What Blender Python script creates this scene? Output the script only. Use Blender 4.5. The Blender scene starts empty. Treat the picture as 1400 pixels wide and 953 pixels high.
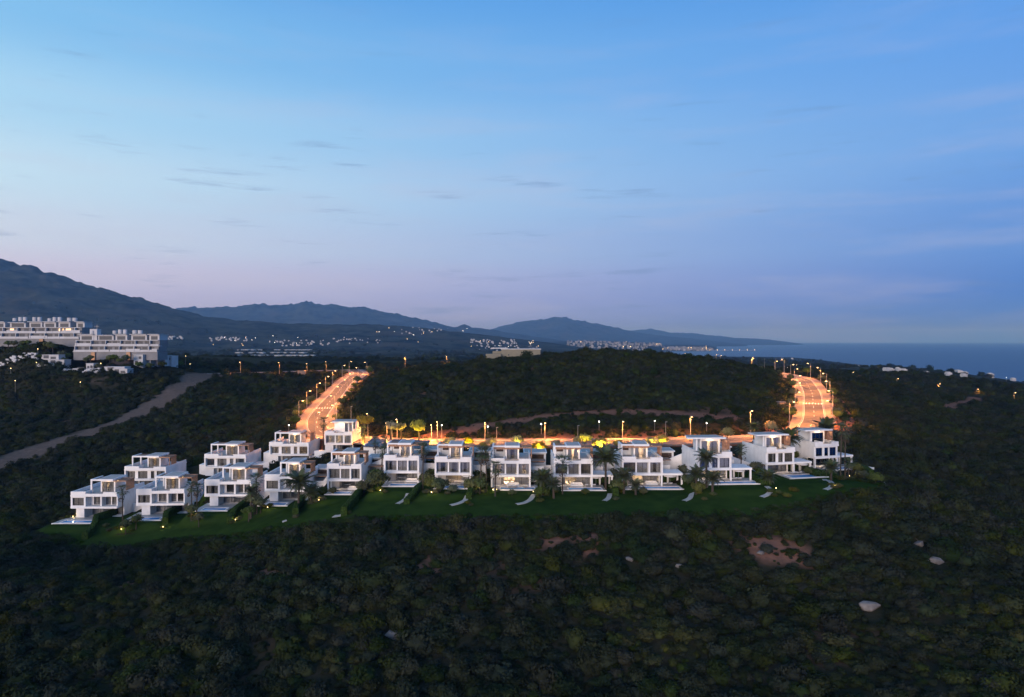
import bpy, bmesh, math, random
import numpy as np
from mathutils import Vector, Euler
R = math.radians
rng = np.random.default_rng(7)
random.seed(7)
scene = bpy.context.scene
COL = scene.collection

# ------------------------------------------------------------------ camera
F = 933.0            # focal length in photo pixels (24 mm on a 36 mm wide frame, 1400 px)
CZ = 32.0            # drone height above the central villa terraces
EY = 466.0           # eye-level row in the photo
cd = bpy.data.cameras.new('camera')
cd.lens = 24.0; cd.sensor_width = 36.0; cd.clip_start = 1.0; cd.clip_end = 90000
cd.shift_y = -(476.5 - EY) / 1400.0
cam = bpy.data.objects.new('camera', cd)
cam.location = (0, 0, CZ); cam.rotation_euler = (R(90), 0, 0)
COL.objects.link(cam); scene.camera = cam

# ------------------------------------------------------------------ world: dusk sky
SUN_EL, SUN_AZ = 8.0, 198.0     # afterglow low behind the camera; azimuth measured clockwise from +Y
world = bpy.data.worlds.new('World'); scene.world = world; world.use_nodes = True
wt = world.node_tree; wn = wt.nodes; wl = wt.links; wn.clear()
def N(tree, typ, **kw):
    n = tree.nodes.new(typ)
    for k, v in kw.items(): setattr(n, k, v)
    return n
def ramp(n, stops, interp='EASE'):
    cr = n.color_ramp; cr.interpolation = interp
    while len(cr.elements) > len(stops): cr.elements.remove(cr.elements[-1])
    while len(cr.elements) < len(stops): cr.elements.new(0.5)
    for e, (p, c) in zip(cr.elements, stops):
        e.position = p; e.color = (*c, 1)
def lin(r, g, b):
    f = lambda c: (c/255/12.92 if c/255 <= .04045 else ((c/255+.055)/1.055)**2.4)
    return (f(r), f(g), f(b))
def math_n(tree, op, a, b=None, c=None, clamp=False):
    n = tree.nodes.new('ShaderNodeMath'); n.operation = op; n.use_clamp = clamp
    for i, v in enumerate((a, b, c)):
        if v is None: continue
        if isinstance(v, (int, float)): n.inputs[i].default_value = v
        else: tree.links.new(v, n.inputs[i])
    return n.outputs[0]
def mixc(tree, fac, a, b, mode='MIX'):
    n = tree.nodes.new('ShaderNodeMix'); n.data_type = 'RGBA'; n.blend_type = mode
    for s, v in ((n.inputs[0], fac), (n.inputs[6], a), (n.inputs[7], b)):
        if isinstance(v, (int, float)): s.default_value = v
        elif isinstance(v, tuple): s.default_value = (*v[:3], 1)
        else: tree.links.new(v, s)
    return n.outputs[2]
tc = N(wt, 'ShaderNodeTexCoord')
sep = N(wt, 'ShaderNodeSeparateXYZ'); wl.new(tc.outputs['Generated'], sep.inputs[0])
hyp = math_n(wt, 'SQRT', math_n(wt, 'ADD', math_n(wt, 'MULTIPLY', sep.outputs[0], sep.outputs[0]), math_n(wt, 'MULTIPLY', sep.outputs[1], sep.outputs[1])))
sinaz = math_n(wt, 'DIVIDE', sep.outputs[0], math_n(wt, 'MAXIMUM', hyp, 0.001))
land_side = math_n(wt, 'MULTIPLY_ADD', sinaz, -0.80, 0.5, clamp=True)     # 1 over the land, 0 over the sea
elev = math_n(wt, 'MAXIMUM', sep.outputs[2], 0.0)
rl = N(wt, 'ShaderNodeValToRGB'); wl.new(elev, rl.inputs[0])
ramp(rl, [(0.0, lin(172,178,226)), (0.05, lin(190,190,229)), (0.085, lin(204,202,230)), (0.13, lin(202,216,238)), (0.20, lin(194,224,245)), (0.28, lin(168,213,244)), (0.37, lin(130,191,238)), (0.47, lin(98,168,231)), (1.0, lin(112,144,188))])
rr = N(wt, 'ShaderNodeValToRGB'); wl.new(elev, rr.inputs[0])
ramp(rr, [(0.0, lin(20,98,208)), (0.05, lin(62,118,210)), (0.13, lin(90,142,219)), (0.25, lin(106,160,229)), (0.35, lin(96,156,231)), (0.46, lin(80,147,227)), (1.0, lin(104,136,184))])
base = mixc(wt, land_side, rr.outputs[0], rl.outputs[0])
# thin streaky dusk clouds
mp = N(wt, 'ShaderNodeMapping'); wl.new(tc.outputs['Generated'], mp.inputs[0]); mp.inputs['Scale'].default_value = (1.7, 1.7, 13)
nz = N(wt, 'ShaderNodeTexNoise'); wl.new(mp.outputs[0], nz.inputs[0]); nz.inputs['Scale'].default_value = 2.1; nz.inputs['Detail'].default_value = 7; nz.inputs['Roughness'].default_value = 0.58
cr1 = N(wt, 'ShaderNodeValToRGB'); wl.new(nz.outputs[0], cr1.inputs[0]); ramp(cr1, [(0.46, (0,0,0)), (0.74, (1,1,1))])
low = N(wt, 'ShaderNodeMapRange'); wl.new(elev, low.inputs[0])
low.inputs[1].default_value = 0.62; low.inputs[2].default_value = 0.12; low.interpolation_type = 'SMOOTHSTEP'
cloud = math_n(wt, 'MULTIPLY', math_n(wt, 'MULTIPLY', cr1.outputs[0], low.outputs[0]), 0.24)
base = mixc(wt, cloud, base, lin(188,190,218))
mp2 = N(wt, 'ShaderNodeMapping'); wl.new(tc.outputs['Generated'], mp2.inputs[0]); mp2.inputs['Scale'].default_value = (2.4, 2.4, 26); mp2.inputs['Location'].default_value = (3.1, 0.4, 2.2)
nz2 = N(wt, 'ShaderNodeTexNoise'); wl.new(mp2.outputs[0], nz2.inputs[0]); nz2.inputs['Scale'].default_value = 3.0; nz2.inputs['Detail'].default_value = 8; nz2.inputs['Roughness'].default_value = 0.62
cr2 = N(wt, 'ShaderNodeValToRGB'); wl.new(nz2.outputs[0], cr2.inputs[0]); ramp(cr2, [(0.57, (0,0,0)), (0.74, (1,1,1))])
base = mixc(wt, math_n(wt, 'MULTIPLY', math_n(wt, 'MULTIPLY', cr2.outputs[0], low.outputs[0]), 0.40), base, lin(104,132,180))
sky = N(wt, 'ShaderNodeTexSky', sky_type='NISHITA', sun_disc=False)
sky.sun_elevation = R(SUN_EL); sky.sun_rotation = R(SUN_AZ); sky.altitude = 100; sky.dust_density = 0.6
bgA = N(wt, 'ShaderNodeBackground'); wl.new(base, bgA.inputs[0]); bgA.inputs[1].default_value = 1.03
bgB = N(wt, 'ShaderNodeBackground'); wl.new(sky.outputs[0], bgB.inputs[0]); bgB.inputs[1].default_value = 0.004
add = N(wt, 'ShaderNodeAddShader'); wl.new(bgA.outputs[0], add.inputs[0]); wl.new(bgB.outputs[0], add.inputs[1])
wo = N(wt, 'ShaderNodeOutputWorld'); wl.new(add.outputs[0], wo.inputs[0])

# ------------------------------------------------------------------ sun (soft afterglow)
sd = bpy.data.lights.new('sun', 'SUN'); sd.energy = 3.0; sd.angle = R(28); sd.color = (1.0, 0.82, 0.74)
sun = bpy.data.objects.new('sun', sd); COL.objects.link(sun)
sv = Vector((math.sin(R(SUN_AZ))*math.cos(R(SUN_EL)), math.cos(R(SUN_AZ))*math.cos(R(SUN_EL)), math.sin(R(SUN_EL))))
sun.rotation_euler = sv.to_track_quat('Z', 'Y').to_euler(); sun.location = sv * 400

vs = scene.view_settings
vs.view_transform = 'Standard'; vs.look = 'None'; vs.gamma = 1.0; vs.exposure = 0.0; vs.use_curve_mapping = False
scene.render.engine = 'CYCLES'
cy = scene.cycles
cy.use_denoising = True; cy.max_bounces = 5; cy.diffuse_bounces = 2; cy.glossy_bounces = 3; cy.transmission_bounces = 3
cy.transparent_max_bounces = 8; cy.volume_bounces = 0; cy.sample_clamp_indirect = 4.0; cy.use_light_tree = True
cy.caustics_reflective = False; cy.caustics_refractive = False

# ================================================================== materials
MATS = {}
def mat(name, col, rough=0.8, var=0.15, scale=1.0, bump=0.0, emit=None, estr=0.0, metal=0.0, rand=0.0, col2=None, coord='Object', spec=0.3, detail=5.0):
    if name in MATS: return MATS[name]
    m = bpy.data.materials.new(name); m.use_nodes = True
    t = m.node_tree; b = t.nodes['Principled BSDF']
    b.inputs['Roughness'].default_value = rough; b.inputs['Metallic'].default_value = metal
    b.inputs['Specular IOR Level'].default_value = spec
    co = t.nodes.new('ShaderNodeTexCoord'); nzn = t.nodes.new('ShaderNodeTexNoise')
    if coord == 'World':
        g = t.nodes.new('ShaderNodeNewGeometry'); t.links.new(g.outputs['Position'], nzn.inputs[0])
    else: t.links.new(co.outputs[coord], nzn.inputs[0])
    nzn.inputs['Scale'].default_value = scale; nzn.inputs['Detail'].default_value = detail
    c2 = col2 if col2 else tuple(max(0, c*(1-var*1.6)) for c in col)
    c1 = col if col2 else tuple(c*(1+var*0.6) for c in col)
    mr = t.nodes.new('ShaderNodeMapRange'); t.links.new(nzn.outputs[0], mr.inputs[0]); mr.inputs[1].default_value = 0.3; mr.inputs[2].default_value = 0.7
    c = mixc(t, mr.outputs[0], c1, c2)
    if rand:
        oi = t.nodes.new('ShaderNodeObjectInfo')
        hs = t.nodes.new('ShaderNodeHueSaturation')
        t.links.new(math_n(t, 'MULTIPLY_ADD', oi.outputs['Random'], rand*1.6, 1-rand*0.8), hs.inputs['Value'])
        r2 = math_n(t, 'FRACT', math_n(t, 'MULTIPLY', oi.outputs['Random'], 17.31))
        t.links.new(math_n(t, 'MULTIPLY_ADD', r2, 0.07, 0.455), hs.inputs['Hue'])
        r3 = math_n(t, 'FRACT', math_n(t, 'MULTIPLY', oi.outputs['Random'], 53.7))
        t.links.new(math_n(t, 'MULTIPLY_ADD', r3, 0.60, 0.55), hs.inputs['Saturation'])
        t.links.new(c, hs.inputs['Color']); c = hs.outputs[0]
    t.links.new(c, b.inputs['Base Color'])
    if bump:
        bp = t.nodes.new('ShaderNodeBump'); bp.inputs['Strength'].default_value = bump; bp.inputs['Distance'].default_value = 0.1
        t.links.new(nzn.outputs[0], bp.inputs['Height']); t.links.new(bp.outputs[0], b.inputs['Normal'])
    if emit:
        b.inputs['Emission Color'].default_value = (*emit, 1); b.inputs['Emission Strength'].default_value = estr
    MATS[name] = m
    return m
render_white = mat('white_render', (0.80, 0.785, 0.77), 0.75, 0.09, 0.45, bump=0.05)
M_ceil = mat('soffit_white', (0.74, 0.72, 0.70), 0.8, 0.05, 0.8)
M_deck = mat('terrace_stone', (0.36, 0.35, 0.34), 0.55, 0.15, 1.4)
M_wood = mat('timber_brown', (0.36, 0.19, 0.11), 0.6, 0.3, 3.0)
M_wooddark = mat('timber_dark', (0.10, 0.055, 0.035), 0.6, 0.3, 3.0)
M_frame = mat('dark_aluminium', (0.03, 0.03, 0.033), 0.4, 0.1, 2.0)
M_curtain = mat('curtain', (0.62, 0.60, 0.58), 0.9, 0.1, 2.0)
M_inter = mat('interior_wall', (0.50, 0.46, 0.42), 0.9, 0.08, 0.6)
M_grey = mat('grey_panel', (0.30, 0.30, 0.31), 0.6, 0.1, 1.0)
M_pv = mat('dark_roof_panel', (0.05, 0.06, 0.08), 0.25, 0.2, 1.0)
M_fab = mat('white_fabric', (0.74, 0.72, 0.70), 0.9, 0.05, 3.0)
M_conc = mat('pale_path', (0.42, 0.40, 0.37), 0.8, 0.15, 2.0)
M_metal = mat('galvanised', (0.32, 0.31, 0.30), 0.5, 0.1, 3.0, metal=0.5)
M_trunk = mat('bark', (0.060, 0.046, 0.036), 0.95, 0.3, 6.0, bump=0.6)
M_palmtrunk = mat('palm_bark', (0.070, 0.055, 0.042), 0.95, 0.35, 9.0, bump=0.6)
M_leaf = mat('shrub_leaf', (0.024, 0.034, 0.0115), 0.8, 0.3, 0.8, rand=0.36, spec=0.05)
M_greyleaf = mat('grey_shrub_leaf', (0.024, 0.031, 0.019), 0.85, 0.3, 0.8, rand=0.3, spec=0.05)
def place_tint(m, dark, warm):
    t = m.node_tree; b = t.nodes['Principled BSDF']; old = b.inputs['Base Color'].links[0].from_socket
    g = t.nodes.new('ShaderNodeNewGeometry'); nn = t.nodes.new('ShaderNodeTexNoise'); t.links.new(g.outputs['Position'], nn.inputs[0]); nn.inputs['Scale'].default_value = .055; nn.inputs['Detail'].default_value = 3
    mr = t.nodes.new('ShaderNodeMapRange'); t.links.new(nn.outputs[0], mr.inputs[0]); mr.inputs[1].default_value = .38; mr.inputs[2].default_value = .64
    t.links.new(mixc(t, 1.0, old, mixc(t, mr.outputs[0], dark, warm), 'MULTIPLY'), b.inputs['Base Color'])
place_tint(M_leaf, (0.62,0.72,0.85), (1.25,1.2,0.85))
M_treeleaf = mat('tree_leaf', (0.075, 0.100, 0.030), 0.7, 0.3, 0.8, rand=0.3, spec=0.05)
M_litleaf = mat('lamplit_leaf', (0.30, 0.26, 0.035), 0.7, 0.3, 0.8, rand=0.12, spec=0.15)  # yellow glow of the uplights is put into the leaf colour
M_palm = mat('palm_leaf', (0.060, 0.085, 0.035), 0.6, 0.3, 1.0, rand=0.25, spec=0.3)
M_hedge = mat('hedge_leaf', (0.030, 0.055, 0.012), 0.85, 0.5, 3.0, bump=1.0, spec=0.03)
M_rock = mat('pale_rock', (0.17, 0.155, 0.145), 0.95, 0.3, 1.2, bump=0.6)
M_lawn = mat('lawn', (0.031, 0.056, 0.011), 0.9, 0.25, 0.35, bump=0.35, col2=(0.018, 0.036, 0.008), coord='World', detail=9, spec=0.0)
M_gravel = mat('roof_gravel', (0.46, 0.41, 0.37), 0.9, 0.15, 2.0)
M_beige = mat('olive_render', (0.21, 0.19, 0.145), 0.8, 0.06, 0.5)
M_farwhite = mat('far_white', (0.48, 0.47, 0.47), 0.8, 0.08, 0.2)
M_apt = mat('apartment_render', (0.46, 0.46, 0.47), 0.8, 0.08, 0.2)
M_aptshade_podium = mat('recess_shade_podium', (0.20, 0.20, 0.21), 0.8, 0.1, 0.3)  # shade behind the balconies put into the wall grey; also the podium's grey stone
M_town = mat('town_walls', (0.42, 0.40, 0.39), 0.8, 0.3, 0.035, col2=(0.05,0.055,0.05))
M_fardark = mat('far_opening', (0.06, 0.065, 0.075), 0.5, 0.1, 0.5)
M_asphalt = mat('asphalt', (0.105, 0.095, 0.09), 0.85, 0.18, 0.6, coord='World', detail=8)
M_pave = mat('pavement', (0.22, 0.18, 0.155), 0.85, 0.16, 0.9, coord='World', detail=8)
M_paint = mat('road_paint', (0.75, 0.74, 0.72), 0.7, 0.1, 3.0)
M_kerb = mat('kerb_stone', (0.36, 0.34, 0.32), 0.8, 0.1, 2.0)
M_sodium = mat('sodium_lens', (0.9, 0.7, 0.4), 0.4, 0.0, 1.0, emit=(1.0, 0.55, 0.20), estr=16)
M_whitelens = mat('white_lens', (0.9, 0.9, 0.9), 0.4, 0.0, 1.0, emit=(1.0, 0.92, 0.82), estr=9)
M_warmlens = mat('warm_lens', (0.9, 0.8, 0.5), 0.4, 0.0, 1.0, emit=(1.0, 0.66, 0.26), estr=8)
M_lit = mat('lit_room', (0.6, 0.5, 0.4), 0.8, 0.0, 1.0, emit=(1.0, 0.58, 0.25), estr=1.4)
M_terracotta = mat('warm_wall', (0.40, 0.24, 0.14), 0.8, 0.1, 0.6)

def glass_mat():
    m = bpy.data.materials.new('window_glass'); m.use_nodes = True; t = m.node_tree; t.nodes.clear()
    o = t.nodes.new('ShaderNodeOutputMaterial'); mx = t.nodes.new('ShaderNodeMixShader')
    tr = t.nodes.new('ShaderNodeBsdfTransparent'); tr.inputs[0].default_value = (0.80, 0.81, 0.82, 1)
    gl = t.nodes.new('ShaderNodeBsdfGlossy'); gl.inputs['Roughness'].default_value = 0.04
    fr = t.nodes.new('ShaderNodeFresnel'); fr.inputs[0].default_value = 1.6
    f = math_n(t, 'MULTIPLY_ADD', fr.outputs[0], 1.0, 0.03, clamp=True)
    t.links.new(f, mx.inputs[0]); t.links.new(tr.outputs[0], mx.inputs[1]); t.links.new(gl.outputs[0], mx.inputs[2]); t.links.new(mx.outputs[0], o.inputs[0])
    return m
M_glass = glass_mat()
def water_mat(name, col, rough, bscale, bstr, spec=0.5, stretch=(1,1,1)):
    m = bpy.data.materials.new(name); m.use_nodes = True; t = m.node_tree; b = t.nodes['Principled BSDF']
    b.inputs['Base Color'].default_value = (*col, 1); b.inputs['Roughness'].default_value = rough; b.inputs['IOR'].default_value = 1.33
    b.inputs['Specular IOR Level'].default_value = spec
    g = t.nodes.new('ShaderNodeNewGeometry'); mp_ = t.nodes.new('ShaderNodeMapping'); t.links.new(g.outputs['Position'], mp_.inputs[0]); mp_.inputs['Scale'].default_value = stretch
    nn = t.nodes.new('ShaderNodeTexNoise'); t.links.new(mp_.outputs[0], nn.inputs[0]); nn.inputs['Scale'].default_value = bscale; nn.inputs['Detail'].default_value = 6
    bp = t.nodes.new('ShaderNodeBump'); bp.inputs['Strength'].default_value = bstr; t.links.new(nn.outputs[0], bp.inputs['Height']); t.links.new(bp.outputs[0], b.inputs['Normal'])
    return m
M_pool = water_mat('pool_water', (0.06, 0.27, 0.58), 0.05, 2.0, 0.08)  # blue glow of underwater pool lights is put into the water colour
M_sea = water_mat('sea_water', (0.014, 0.045, 0.120), 0.40, 0.02, 0.5, spec=0.42)

# ================================================================== mesh helpers
class MB:
    def __init__(self): self.v = []; self.f = []
    def box(self, x0, x1, y0, y1, z0, z1):
        n = len(self.v)
        self.v += [(x0,y0,z0),(x1,y0,z0),(x1,y1,z0),(x0,y1,z0),(x0,y0,z1),(x1,y0,z1),(x1,y1,z1),(x0,y1,z1)]
        self.f += [(n,n+3,n+2,n+1),(n+4,n+5,n+6,n+7),(n,n+1,n+5,n+4),(n+1,n+2,n+6,n+5),(n+2,n+3,n+7,n+6),(n+3,n,n+4,n+7)]
        return self
    def hexa(self, pts):
        n = len(self.v); self.v += [tuple(p) for p in pts]
        self.f += [(n,n+3,n+2,n+1),(n+4,n+5,n+6,n+7),(n,n+1,n+5,n+4),(n+1,n+2,n+6,n+5),(n+2,n+3,n+7,n+6),(n+3,n,n+4,n+7)]
        return self
    def tube(self, pts, rad, k=8, cap=True):
        n = len(self.v); m = len(pts)
        for i, p in enumerate(pts):
            p = Vector(p)
            d = (Vector(pts[min(i+1, m-1)]) - Vector(pts[max(i-1, 0)])).normalized()
            a = d.orthogonal().normalized(); b = d.cross(a)
            if abs(d.z) > 0.7:
                a = Vector((1,0,0)); a = (a - d*a.dot(d)).normalized(); b = d.cross(a)
            r = rad[i] if hasattr(rad, '__len__') else rad
            for j in range(k):
                t = 2*math.pi*j/k
                self.v.append(tuple(p + a*(r*math.cos(t)) + b*(r*math.sin(t))))
        for i in range(m-1):
            for j in range(k):
                q = (j+1) % k
                self.f.append((n+i*k+j, n+i*k+q, n+(i+1)*k+q, n+(i+1)*k+j))
        if cap:
            self.f.append(tuple(n+j for j in range(k))[::-1]); self.f.append(tuple(n+(m-1)*k+j for j in range(k)))
        return self
    def mesh(self, name):
        me = bpy.data.meshes.new(name); me.from_pydata(self.v, [], self.f); me.update(); return me
    def build(self, name, m, parent=None, **props):
        return link(name, self.mesh(name), m, parent, **props)
def link(name, me, m, parent=None, loc=None, rot=None, scl=None, **props):
    o = bpy.data.objects.new(name, me)
    if m is not None and me is not None and not me.materials: me.materials.append(m)
    COL.objects.link(o)
    if parent is not None: o.parent = parent
    if loc is not None: o.location = loc
    if rot is not None: o.rotation_euler = rot
    if scl is not None: o.scale = scl
    for k, v in props.items(): o[k] = v
    return o
def empty(name, loc, rz=0.0, label=None, category=None, group=None):
    o = bpy.data.objects.new(name, None); COL.objects.link(o); o.location = loc; o.rotation_euler = (0,0,rz)
    o.empty_display_size = 0.5
    if label: o['label'] = label
    if category: o['category'] = category
    if group: o['group'] = group
    return o
def copy_tree(o, parent=None):
    c = o.copy(); COL.objects.link(c)
    if parent is not None: c.parent = parent
    for ch in o.children: copy_tree(ch, c)
    return c
def grid_mesh(name, P, quads):
    me = bpy.data.meshes.new(name)
    me.vertices.add(len(P)); me.vertices.foreach_set('co', np.asarray(P, np.float32).ravel())
    q = np.asarray(quads, np.int32)
    me.loops.add(q.size); me.loops.foreach_set('vertex_index', q.ravel())
    me.polygons.add(len(q)); me.polygons.foreach_set('loop_start', np.arange(0, q.size, q.shape[1], dtype=np.int32)); me.polygons.foreach_set('loop_total', np.full(len(q), q.shape[1], np.int32))
    me.update(calc_edges=True); return me

# ================================================================== terrain
def hash2(ix, iy, s):
    h = (ix.astype(np.int64)*374761393 + iy.astype(np.int64)*668265263 + s*1442695041) & 0xffffffff
    h = ((h ^ (h >> 13))*1274126177) & 0xffffffff
    h = h ^ (h >> 16)
    return (h & 0xffff)/65535.0
def vnoise(x, y, s=0):
    x = np.asarray(x, float); y = np.asarray(y, float)
    ix = np.floor(x); iy = np.floor(y); fx = x-ix; fy = y-iy
    fx = fx*fx*(3-2*fx); fy = fy*fy*(3-2*fy)
    a = hash2(ix,iy,s); b = hash2(ix+1,iy,s); c = hash2(ix,iy+1,s); d = hash2(ix+1,iy+1,s)
    return (a*(1-fx)+b*fx)*(1-fy)+(c*(1-fx)+d*fx)*fy
def fbm(x, y, s=0, o=4):
    r = 0; a = .5
    for i in range(o):
        r = r + a*vnoise(x, y, s+i); x = x*2.03+7.1; y = y*2.03+3.3; a *= .5
    return r
def sstep(a, b, x):
    t = np.clip((x-a)/(b-a), 0, 1); return t*t*(3-2*t)
def P(px, py, D): return ((px-700)/F*D, D, CZ-(py-EY)/F*D)

# villas: front-left corner pixel, base row, distance, rotation
VILLAS = [ # key, px, base_y, D, rot deg, type, width
 ('V1', 99, 707, 170, 0, 'A', 11.5), ('V2', 188, 703.5, 169, 4, 'A', 11.5), ('V3', 281, 691, 167, 2, 'A', 11.2), ('V4', 363, 684.5, 165, 0, 'A2', 9.6),
 ('V5', 447.5, 671, 161, 0, 'M', 8.1), ('V6', 525, 660.5, 157, 0, 'M', 8.1), ('V7', 594.5, 663.5, 153, 0, 'M', 8.2), ('V8', 671, 666, 152, 0, 'M', 8.9),
 ('V9', 757, 666, 152, 0, 'MP', 8.7), ('V10', 850, 664, 152, 0, 'MP', 9.1), ('V11', 953, 657.5, 150, 4, 'C', 7.8), ('V12', 1047, 649, 162, 12, 'C', 7.6), ('V13', 1113, 640, 170, 17, 'C', 7.2),
 ('B1', 171, 668, 197, 0, 'B', 12.0), ('B2', 280, 650.5, 201, 0, 'B', 12.2), ('B3', 368.5, 633.5, 206, 0, 'B', 11.9), ('B4', 444, 618.5, 208, 0, 'B4', 8.4)]
VP = {}
for k, px, by, D, rz, ty, W in VILLAS:
    x, y, z = P(px, by, D); VP[k] = (x, y, z, rz, ty, W)

ROAD = np.array([(-118,505,10.6),(-108,480,9.4),(-103,440,8.0),(-98,400,6.7),(-88,340,4.8),(-80,290,3.2),(-73,255,1.6),(-62,229,0.6),(-40,212,0.9),(-10,202,2.0),(20,198.5,2.6),(50,198.5,2.9),(75,204,3.0),(91,213,3.3),(100,228,4.1),(107.5,243,5.0),(120,272,7.0),(134,305,8.8),(147,340,10.4),(157,370,11.2),(161.5,410,12.0),(158,445,12.6),(140,475,13.2)], float)
CROSS = np.array([(-118,505,10.6),(-150,482,10.6),(-180,462,10.4),(-205,452,10.2),(-250,448,9.5)], float)
CROSS2 = np.array([(-118,505,10.6),(-90,520,10.4),(-40,530,10.5),(20,540,11)], float)
def spline(pts, step=2.0):
    out = []
    n = len(pts)
    for i in range(n-1):
        p0 = pts[max(i-1,0)]; p1 = pts[i]; p2 = pts[i+1]; p3 = pts[min(i+2,n-1)]
        k = max(2, int(np.linalg.norm(p2[:2]-p1[:2])/step))
        for j in range(k):
            t = j/k
            out.append(0.5*((2*p1)+(-p0+p2)*t+(2*p0-5*p1+4*p2-p3)*t*t+(-p0+3*p1-3*p2+p3)*t**3))
    out.append(pts[-1]); return np.array(out)
road = spline(ROAD); cross = spline(CROSS); cross2 = spline(CROSS2)

C = []
for row in [(0,953,86),(350,953,86),(700,953,86),(1050,953,86),(1400,953,86),(-250,953,86),(1650,953,86),
 (-250,800,118),(0,800,118),(350,800,112),(700,800,110),(1050,800,112),(1400,800,120),(1650,800,125),
 (70,737,156),(0,722,165),(-100,700,180),(200,744,150),(350,729,141),(450,716,136),(580,712,132),(700,711,130),(830,709,130),(950,706,130),(1100,692,134),(1200,668,143),
 (130,760,148),(250,765,138),(350,757,132),(450,741,128),(580,745,123),(700,747,122),(830,745,121),(950,740,122),(1100,722,126),(1230,688,137),
 (1255,745,122),(1400,720,140),(1300,640,190),(1400,640,210),(1230,600,225),(1400,590,270),(1300,560,320),(1185,562,285),(1400,552,430),(1185,522,415),(1300,536,460),(1250,511,600),(1400,531,600),(1600,560,420),(1600,600,250),
 (0,660,215),(0,600,290),(150,602,262),(150,545,350),(300,560,310),(300,513,440),(0,560,340),(0,520,375),(100,515,390),(60,470,405),(-150,460,410),(150,486,395),(230,498,420),(262,511,440),(400,540,330),(380,592,250),(330,627,215),(250,642,207),(150,662,197),(-150,600,280),(-150,540,350),
 (20,478,398),(90,481,396),(140,497,386),(30,487,384),(70,500,376),(110,508,373),(160,510,372),(200,503,392),(100,480,520),(300,501,560),(600,500,600),(830,487,380),(830,490,480),(640,500,350),(560,513,322),(520,528,300),(760,488,330),(830,485,320),(900,489,325),(960,495,330),(1015,505,338),(1045,513,330),
 (700,540,255),(830,535,255),(950,545,258),(600,560,250),(1040,560,258),(680,579,222),(830,564,228),(930,567,226),(1010,560,235),(500,560,262)]:
    C.append(P(*row))
C += [(0,45,-22),(-60,45,-22),(60,45,-22),(110,45,-22),(-110,45,-22)]
for k, (x,y,z,rz,ty,W) in VP.items():
    C.append((x+W/2, y, z-0.1))
    C.append((x+W/2, y+13, z+2.4 if k[0]=='V' else z+0.6))
for p in road[::10]: C.append(tuple(p))
C = np.array(C)

# far country
RID5 = [(-600,352),(-300,348),(-100,346),(0,355),(50,367),(100,383),(150,397),(200,411),(240,422),(280,432),(330,438),(400,442),(500,443.5),(560,446),(640,455),(690,461),(740,467),(800,475),(2400,600)]
RID12 = [(-600,400),(0,420),(240,421),(300,419),(351,416),(400,415),(421,412.5),(440,416),(468,416.5),(500,420),(540,429),(570,434),(610,444.5),(624,447),(634,442.5),(646,447.5),(675,451),(730,460),(800,470),(2400,600)]
RID16 = [(-600,470),(560,468),(640,456),(675,449),(700,441.5),(720,438),(740,436.5),(757,433),(775,432.5),(789,437),(820,443),(850,449),(880,456),(960,464),(1010,470),(2400,600)]
RID20 = [(-600,470),(700,466),(800,458),(868,451),(890,449),(915,454),(950,455.5),(980,459),(1010,462),(1050,464),(1075,467),(1110,472),(2400,600)]
COAST = [(2400,900),(1700,1300),(1400,1690),(1300,1950),(1200,2560),(1150,3400),(1080,4500),(1000,4700),(940,4700),(905,5000),(895,60000),(-2000,60000)]
def tbl(T, px):
    T = sorted(T); return np.interp(px, [t[0] for t in T], [t[1] for t in T])
PL_D = np.log([700,1200,2000,3500,5000,8000,12000,30000])
PL_PX = [-600,-300,0,300,600,800,1000,1200,1400,1800]
PL = np.array([[18,22,22,18,14,10,0,-18,-28,-40],   # z of the plain at 700 m ...
 [20,20,8,-6,-8,-12,-14,-16,-36,-60],
 [60,40,0,-16,-16,-22,-34,-48,-74,-78],
 [160,110,40,-8,-14,-22,-52,-74,-78,-78],
 [220,150,60,-4,-14,-46,-72,-78,-78,-78],
 [60,40,0,-20,-10,18,-45,-78,-78,-78],
 [0,0,-10,-40,-20,38,-55,-78,-78,-78],
 [0,0,-10,-60,-60,-66,-70,-78,-78,-78]], float)
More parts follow.
